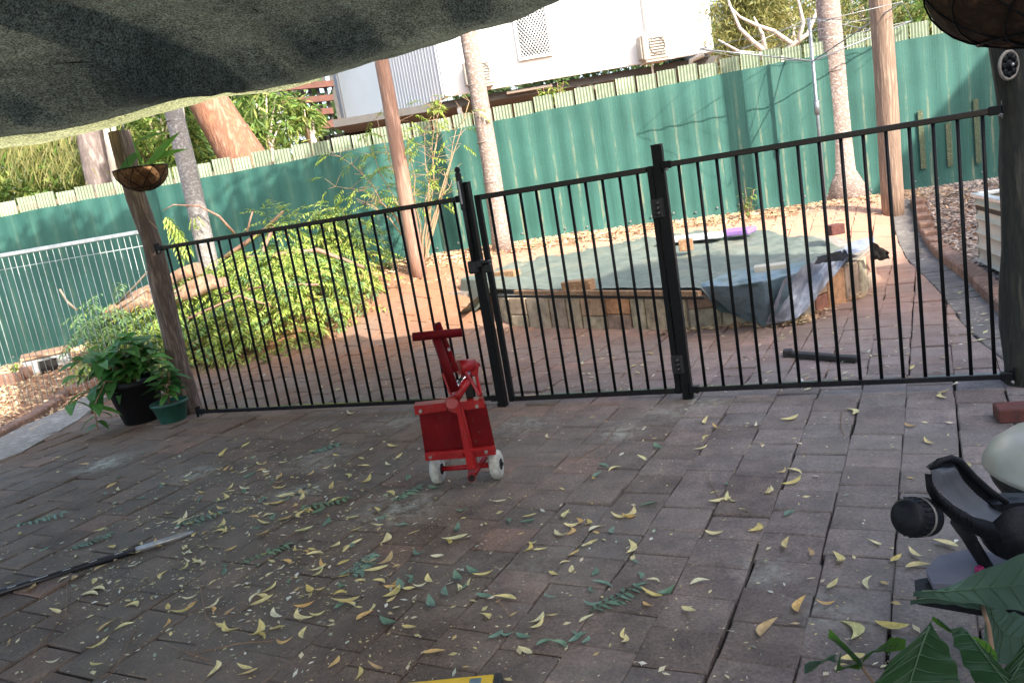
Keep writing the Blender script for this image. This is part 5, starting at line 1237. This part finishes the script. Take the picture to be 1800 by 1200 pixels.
# windows
def window(cx, cy, w_, h_, y, ang=0):
    p = YP(cx, cy, y); fo = MB(); f = rotz(ang)
    for sx in (-1, 1): fo.box(p + f @ Vector((sx * w_ / 2, -.03, 0)), (.05, .06, h_ + .05), f)
    for sz in (-1, 1): fo.box(p + f @ Vector((0, -.032, sz * h_ / 2)), (w_ + .05, .062, .05), f)
    fr_ = fo.build('window', M['housewhite'], hs)
    g = MB(); g.box(p, (w_, .03, h_), f); g.build('pane', M['glass'], fr_)
    g = MB(); n = 14
    for i in range(-n, n + 1):
        for sg in (-1, 1):
            x = i * w_ / n * 1.4; pts = []
            a0, b0_ = (x - h_ / 2 * sg * .75, -h_ / 2), (x + h_ / 2 * sg * .75, h_ / 2)
            # clip to the frame
            def cut(P, Q):
                t0, t1 = 0, 1; dx = Q[0] - P[0]
                for bnd, s in ((-w_ / 2, 1), (w_ / 2, -1)):
                    fa, fb = s * (P[0] - bnd), s * (Q[0] - bnd)
                    if fa < 0 and fb < 0: return None
                    if fa < 0: t0 = max(t0, fa / (fa - fb))
                    if fb < 0: t1 = min(t1, fa / (fa - fb))
                return (t0, t1) if t1 > t0 else None
            c = cut(a0, b0_)
            if not c: continue
            P = [(a0[0] + (b0_[0] - a0[0]) * t, a0[1] + (b0_[1] - a0[1]) * t) for t in c]
            A_, B_ = [p + f @ Vector((q[0], -.035, q[1])) for q in P]; g.tube([A_, B_], .011, 4)
    g.build('diamond_mesh', M['screen'], fr_)
window(934, 45, .62, 1.15, 15.92); window(724, 98, .36, .95, 16.85, math.atan2((W0 - W2).y, (W0 - W2).x))
# downpipes
mb = MB(); p, q = YP(640, 100, 18.0), YP(660, 205, 17.9); mb.tube([(p.x, p.y, HT), (p.x, p.y, zb + .1), (p.x + .25, p.y, zb - .15)], .045, 8); mb.build('downpipe', M['houseblue'], hs)
mb = MB(); p = YP(1134, 40, 15.9); mb.tube([(p.x, p.y, HT), (p.x, p.y, zb + .5)], .03, 8); p = YP(1146, 115, 15.9); mb.tube([(p.x, p.y, zb + .2), (p.x, p.y, zb - .5)], .02, 8); mb.build('downpipe', M['housewhite'], hs)
p = YP(1228, 100, 15.9); mb = MB(); mb.tube([(p.x + .1, p.y, zb - .03), (p.x - .15, p.y, zb - .1), (p.x - .2, p.y, zb - .4)], .05, 8); mb.build('downpipe', M['acbody'], hs)
# stumps, braces, base wall under the house
mb = MB(); a, b = YP(905, 195, 17.5), YP(640, 235, 18.3); wall(mb, b, a, .2, zb - .1, .2)
mb.build('block_base_wall', M['block'], hs)
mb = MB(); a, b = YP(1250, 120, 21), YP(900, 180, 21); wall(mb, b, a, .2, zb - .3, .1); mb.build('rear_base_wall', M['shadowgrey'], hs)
for px in (1018, 803, 1215):
    mb = MB(); p = YP(px, 165, 16.3); mb.box((p.x, 16.3, zb / 2), (.09, .09, zb - .1)); mb.build('stump', M['alu'], hs)
mb = MB(); p = YP(1020, 138, 16.3); q = YP(1055, 160, 16.3); mb.tube([p, q], .04, 6); mb.build('brace', M['alu'], hs)
mb = MB(); p = YP(930, 158, 16.2); mb.box((p.x, p.y, p.z), (.9, .25, .05), None, .01); mb.build('ledge', M['acbody'], hs)
for (cx, cy, nm) in ((1148, 83, 'boxy cream air conditioner on the white wall near its right corner'), (842, 128, 'cream air conditioner partly hidden by the slim spotted palm trunk')):
    p = YP(cx, cy, 15.75); o = thing('air_conditioner', p, nm, 'air conditioner'); mb = MB(); mb.box(p, (.50, .28, .48), rotz(.15), .02); mb.build('casing', M['acbody'], o)
    mb = MB()
    for i in range(7): mb.box(p + Vector((.05, -.15, -.16 + i * .05)), (.3, .012, .012), rotz(.15))
    ring_ = [p + Vector((.05 + .15 * math.cos(t * .35), -.148 + .02 * math.cos(t * .35), .15 * math.sin(t * .35))) for t in range(19)]; mb.tube(ring_, .008, 5, caps=False)
    mb.build('grille', M['acgrille'], o)
    mb = MB(); mb.box(p + Vector((-.27, -.05, 0)), (.04, .2, .42), rotz(.15), .01); mb.build('side_louvre', M['acgrille'], o)
    mb = MB(); mb.box(p + Vector((0, .06, -.26)), (.45, .4, .03), rotz(.15)); mb.build('bracket', M['acbody'], o)
# timber deck of the neighbour (left)
dk = thing('timber_deck', YP(560, 230, 17.5), 'raised brown timber deck with grey slats left of the blue grey house wall', 'deck')
for (y_a, y_b) in ((156, 147), (181, 172), (203, 195)):
    mb = MB(); a, b = YP(486, y_a, 17.2), YP(586, y_b, 17.4); mb.tube([a, b], .085, 4, sm=False); mb.build('rail_board', M['decktimber'], dk)
mb = MB()
for i in range(8): p = YP(492 + i * 14, 175, 17.5); mb.box((p.x, 17.5, p.z + .1), (.07, .04, 1.5))
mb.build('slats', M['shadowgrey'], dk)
mb = MB(); a, b = YP(500, 236, 17), YP(604, 214, 17.3); mb.tube([a, b], .10, 4, sm=False); mb.build('bearer', M['decktimber'], dk)
mb = MB()
for i in range(8): p, q = YP(475 + i * 5, 205 + i * 6, 16.8), YP(520 + i * 4, 190 + i * 6, 16.8); mb.tube([p, q], .03, 4, sm=False)
mb.build('stair_treads', M['alu'], dk)
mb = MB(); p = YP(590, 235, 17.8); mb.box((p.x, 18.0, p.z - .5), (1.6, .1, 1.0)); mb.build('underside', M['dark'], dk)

# =================================================================== TREES BEYOND
def crown(mb, c, rx, ry, rz, n, ls, lw, clumps=14, droop=-.3):
    c = Vector(c); cs = []
    for _ in range(clumps):
        d = Vector((rnd.gauss(0, 1), rnd.gauss(0, 1), rnd.gauss(0, 1))).normalized() * U(.3, 1) ; cs.append((c + Vector((d.x * rx, d.y * ry, d.z * rz)), U(.25, .5)))
    for _ in range(n):
        cc, k = rnd.choice(cs); p = cc + Vector((rnd.gauss(0, 1) * rx * k * .5, rnd.gauss(0, 1) * ry * k * .5, rnd.gauss(0, 1) * rz * k * .5))
        d = Vector((U(-1, 1), U(-1, 1), U(-1, .6) + droop)); mb.leaf(p, d, (U(-1, 1), U(-1, 1), U(.2, 1)), ls * U(.6, 1.4), lw * U(.7, 1.3), .15, .15, 2)
def tree(name, base_xy, trunk_pts, tr_r, crowns, mk, bark, label, n, ls, lw, limbs=()):
    o = thing(name, (base_xy[0], base_xy[1], .3), label, 'tree', None); mb = MB(); mb.tube(trunk_pts, tr_r, 14, wob=.15)
    t_ = mb.build('trunk', M[bark], o)
    if limbs:
        mb = MB()
        for pts, r in limbs: mb.tube(pts, [r * (1 - .7 * i / (len(pts) - 1)) for i in range(len(pts))], 8, wob=.2)
        mb.build('limbs', M[bark], o)
    mb = MB()
    for (c, rx, ry, rz) in crowns: crown(mb, c, rx, ry, rz, n, ls, lw)
    mb.build('crown', M[mk], o); return o
# big gum
a, b, c = YP(440, 300, 12.4), YP(392, 225, 12.4), YP(350, 150, 12.4)
tree('gum_tree', (a.x, a.y), [(a.x + .15, 12.4, .3), a, b, c, YP(310, 60, 12.6)], [.46, .36, .30, .27, .24], [((c.x - .5, 12.6, 6.0), 2.0, 1.5, 1.0)], 'jungle', 'gum', 'massive orange barked gum trunk leaning behind the fence', 2500, .14, .03)
a, b = YP(178, 330, 11.6), YP(158, 235, 11.6)
tree('grey_gum', (a.x, a.y), [(a.x + .1, 11.6, .2), a, b, YP(130, 120, 11.6)], [.21, .18, .17, .15], [((b.x - .5, 12, 5), 1.6, 1.2, 1)], 'jungle', 'greybark', 'straight grey tree trunk behind the fence, left of the hanging basket', 1800, .14, .03)
for (x1, y1, x2, y2, r, lb) in ((203, 320, 186, 225, .045, 'thin pale stem left of the hanging basket behind the fence'), (212, 315, 198, 215, .035, 'thinnest pale stem right behind the hanging basket'), (330, 300, 318, 200, .05, 'slender stem between the grey palm trunk and the gum')):
    a, b = YP(x1, y1, 11.3), YP(x2, y2, 11.3); o = thing('bamboo_stem', (a.x, a.y, .3), lb, 'tree'); mb = MB(); mb.tube([(a.x + .1, 11.3, .3), a, b, b + (b - a)], r, 8); mb.build('trunk', M['whitebark'], o)
# left jungle
bushes = [((60, 270), 13.5, 1.9, 1.0, 1.7, 'jungle', 'tall yellowish reeds and shrubs behind the fence at the far left'), ((-60, 330), 12.5, 1.5, 1, 1.5, 'jungle', 'dense green shrub half out of the photo at the far left'),
          ((110, 225), 15, 1.6, 1.2, 1.4, 'darkgreen', 'dark green tree under the sail at the left'), ((270, 240), 13.4, .9, .8, 1.3, 'jungle', 'leafy shrub between the log post and the gum trunk'),
          ((330, 260), 14.5, 1.1, .8, 1.2, 'darkgreen', 'dark shrub immediately left of the gum trunk'), ((458, 225), 14.2, .55, .6, .9, 'jungle', 'light green shrub right of the gum trunk'),
          ((533, 200), 15, .32, .4, .35, 'jungle', 'small bright tree in front of the brown deck'), ((430, 170), 19, 1.0, .8, 1.3, 'darkgreen', 'dark tree behind the gum trunk'), ((200, 270), 16, 2.2, 1, 2.0, 'darkgreen', 'dark tree mass behind the thin pale stems')]
for (pp, y, rx, ry, rz, mk, lb) in bushes:
    c = YP(*pp, y); o = thing('shrub', (c.x, y, .3), lb, 'tree'); mb = MB(); mb.tube([(c.x, y, .2), (c.x + .1, y, c.z), (c.x, y, c.z + rz * .5)], [.09, .06, .02], 8)
    for k in range(6): mb.tube([(c.x, y, c.z - .5), c + Vector((U(-rx, rx) * .7, U(-.4, .4), U(-.2, rz * .7)))], [.03, .01], 5)
    mb.build('trunk', M['whitebark'] if mk == 'jungle' else M['greybark'], o); mb = MB(); crown(mb, c, rx, ry, rz, 3800 if rx > .6 else 1200, .20, .042, 22); mb.build('crown', M[mk], o)
# palm fronds near gum
o = thing('palm_clump', YP(290, 250, 12.5), 'feathery palm fronds between the grey palm trunk and the basket', 'palm'); mb = MB()
for k in range(12): mb.frond(YP(275, 270, 12.5), (U(-1, 1), U(-.5, .5), U(.2, 1.4)), 1.3, 20, .28, .03, 1.2)
mb.build('fronds', M['jungle'], o)
mb = MB()
for k in range(900):
    p = YP(U(-40, 220), U(250, 340), U(11.4, 13)); mb.leaf(p, (U(-.4, .4), U(-.2, .2), U(.4, 1)), (0, -1, 0), U(.25, .5), .014, .1, .4, 2)
rd = mb.build('dry_reeds', M['olive']); tag(rd, kind='stuff')
# tree whose canopy overhangs the patio from the left (out of frame); it dapples the fence
o = thing('neem_tree', (-5.6, 1.2, 0), 'tall leafy neem tree beside the patio, its canopy above the picture', 'tree')
mb = MB(); mb.tube([(-5.6, 1.2, -.1), (-5.4, 1.5, 2), (-4.9, 2.3, 3.8)], [.2, .17, .14], 12, wob=.1); mb.build('trunk', M['greybark'], o)
mb = MB()
for tip in ((-1.2, 5.0, 5.4), (-3.0, 5.3, 5.2), (0.2, 4.6, 5.6), (-4.4, 5.2, 5.0), (-2.0, 3.6, 5.8)): mb.tube([(-4.9, 2.3, 3.8), Vector((-4.9, 2.3, 3.8)).lerp(Vector(tip), .5) + Vector((0, 0, .5)), tip], [.11, .07, .03], 8, wob=.2)
mb.build('limbs', M['greybark'], o)
mb = MB()
for cc in ((-1.4, 4.6, 5.3), (-2.4, 4.9, 5.2), (-3.0, 4.4, 5.3), (-.3, 4.5, 5.4), (-1.9, 4.0, 5.5), (.5, 4.1, 5.5), (-.9, 3.8, 5.6), (1.6, 4.2, 5.6), (-3.6, 5.0, 4.9)): crown(mb, cc, .85, .6, .7, 1500, .16, .06, 7)
mb.build('crown', M['pile'], o)
# right trees
hc_ = [YP(1320, 60, 13), YP(1400, 10, 13.5), YP(1560, 30, 13.5), YP(1280, 10, 14)]
a = YP(1345, 120, 12.8)
limbs = []
for pts in (((1352, 95), (1325, 75), (1300, 50), (1285, 15), (1270, -30)), ((1395, 80), (1360, 55), (1330, 45), (1300, 30), (1280, 8)), ((1402, 78), (1412, 40), (1405, 10), (1395, -30)), ((1355, 98), (1300, 92), (1262, 70)), ((1380, 90), (1420, 60), (1440, 10), (1450, -20)), ((1345, 90), (1340, 60), (1325, 30))):
    limbs.append(([YP(*p, 12.8) for p in pts], .042))
tree('acacia_tree', (a.x + .3, 12.8), [(a.x + .4, 12.8, .3), (a.x + .35, 12.8, 1.5), YP(1370, 100, 12.8)], [.14, .1, .07], [(hc_[0] + Vector((.35, .8, .2)), .75, .5, .9), (hc_[1] + Vector((0, .6, .3)), 1.2, .6, .7), (hc_[3] + Vector((.75, .6, 0)), .5, .5, 1.0)], 'olive', 'whitebark', 'spreading tree with bare white limbs behind the fence right of the house', 4200, .14, .022, limbs)
for (pp, y, rx, rz, mk, lb, nn) in (((1500, 10), 16, 1.6, 1.3, 'darkgreen', 'dark green tree far behind the fence, between thick palm and tan post', 3800), ((1600, 60), 15, 1.1, .7, 'olive', 'olive tree right of the tan timber post behind the fence', 3000), ((1690, 20), 14, 1.0, .9, 'jungle', 'light leafed tree over the right end of the fence', 2200), ((1380, 20), 19, 3.0, 2.0, 'olive', 'broad olive tree far behind the white limbed tree', 5000), ((1120, 125), 23, 3, .7, 'darkgreen', 'low greenery seen under the elevated house', 2500), ((1230, 110), 19.5, 1.0, .6, 'olive', 'scrubby bush under the right corner of the house', 1500)):
    c = YP(*pp, y); o = thing('tree', (c.x, y, .3), lb, 'tree'); mb = MB(); mb.tube([(c.x, y, .2), (c.x + .15, y, c.z)], [.1, .06], 8)
    for k in range(5): mb.tube([(c.x, y, c.z - .6), c + Vector((U(-rx, rx) * .7, 0, U(-.2, rz * .7)))], [.03, .01], 5)
    mb.build('trunk', M['whitebark'], o); mb = MB(); crown(mb, c, rx, .8, rz, nn, .18, .034, 24); mb.build('crown', M[mk], o)
for (a_, b_) in (((960, 195), .14), ((985, 188), .16), ((770, 212), .16)):
    weed(*a_, b_ * 2.2, 14, {960: 'leafy tip poking above the fence below the house wall', 985: 'second leafy tip above the fence, right of the first', 770: 'bright leaves above the fence left of the slim palm'}[a_[0]], 'shrub', y=10.4, ll=.11)
# far wood behind everything
mb = MB()
for k in range(9000):
    x = U(-22, 24); y = 26 + U(0, 3); z = U(.5, 6.5) * (1 if x < 4 else .8); mb.leaf((x, y, z), (U(-1, 1), U(-.5, .5), U(-1, .5)), (U(-1, 1), -1, U(0, 1)), U(.4, .8), .22, .15, .1, 2)
tag(mb.build('far_wood', M['darkgreen']), kind='stuff')
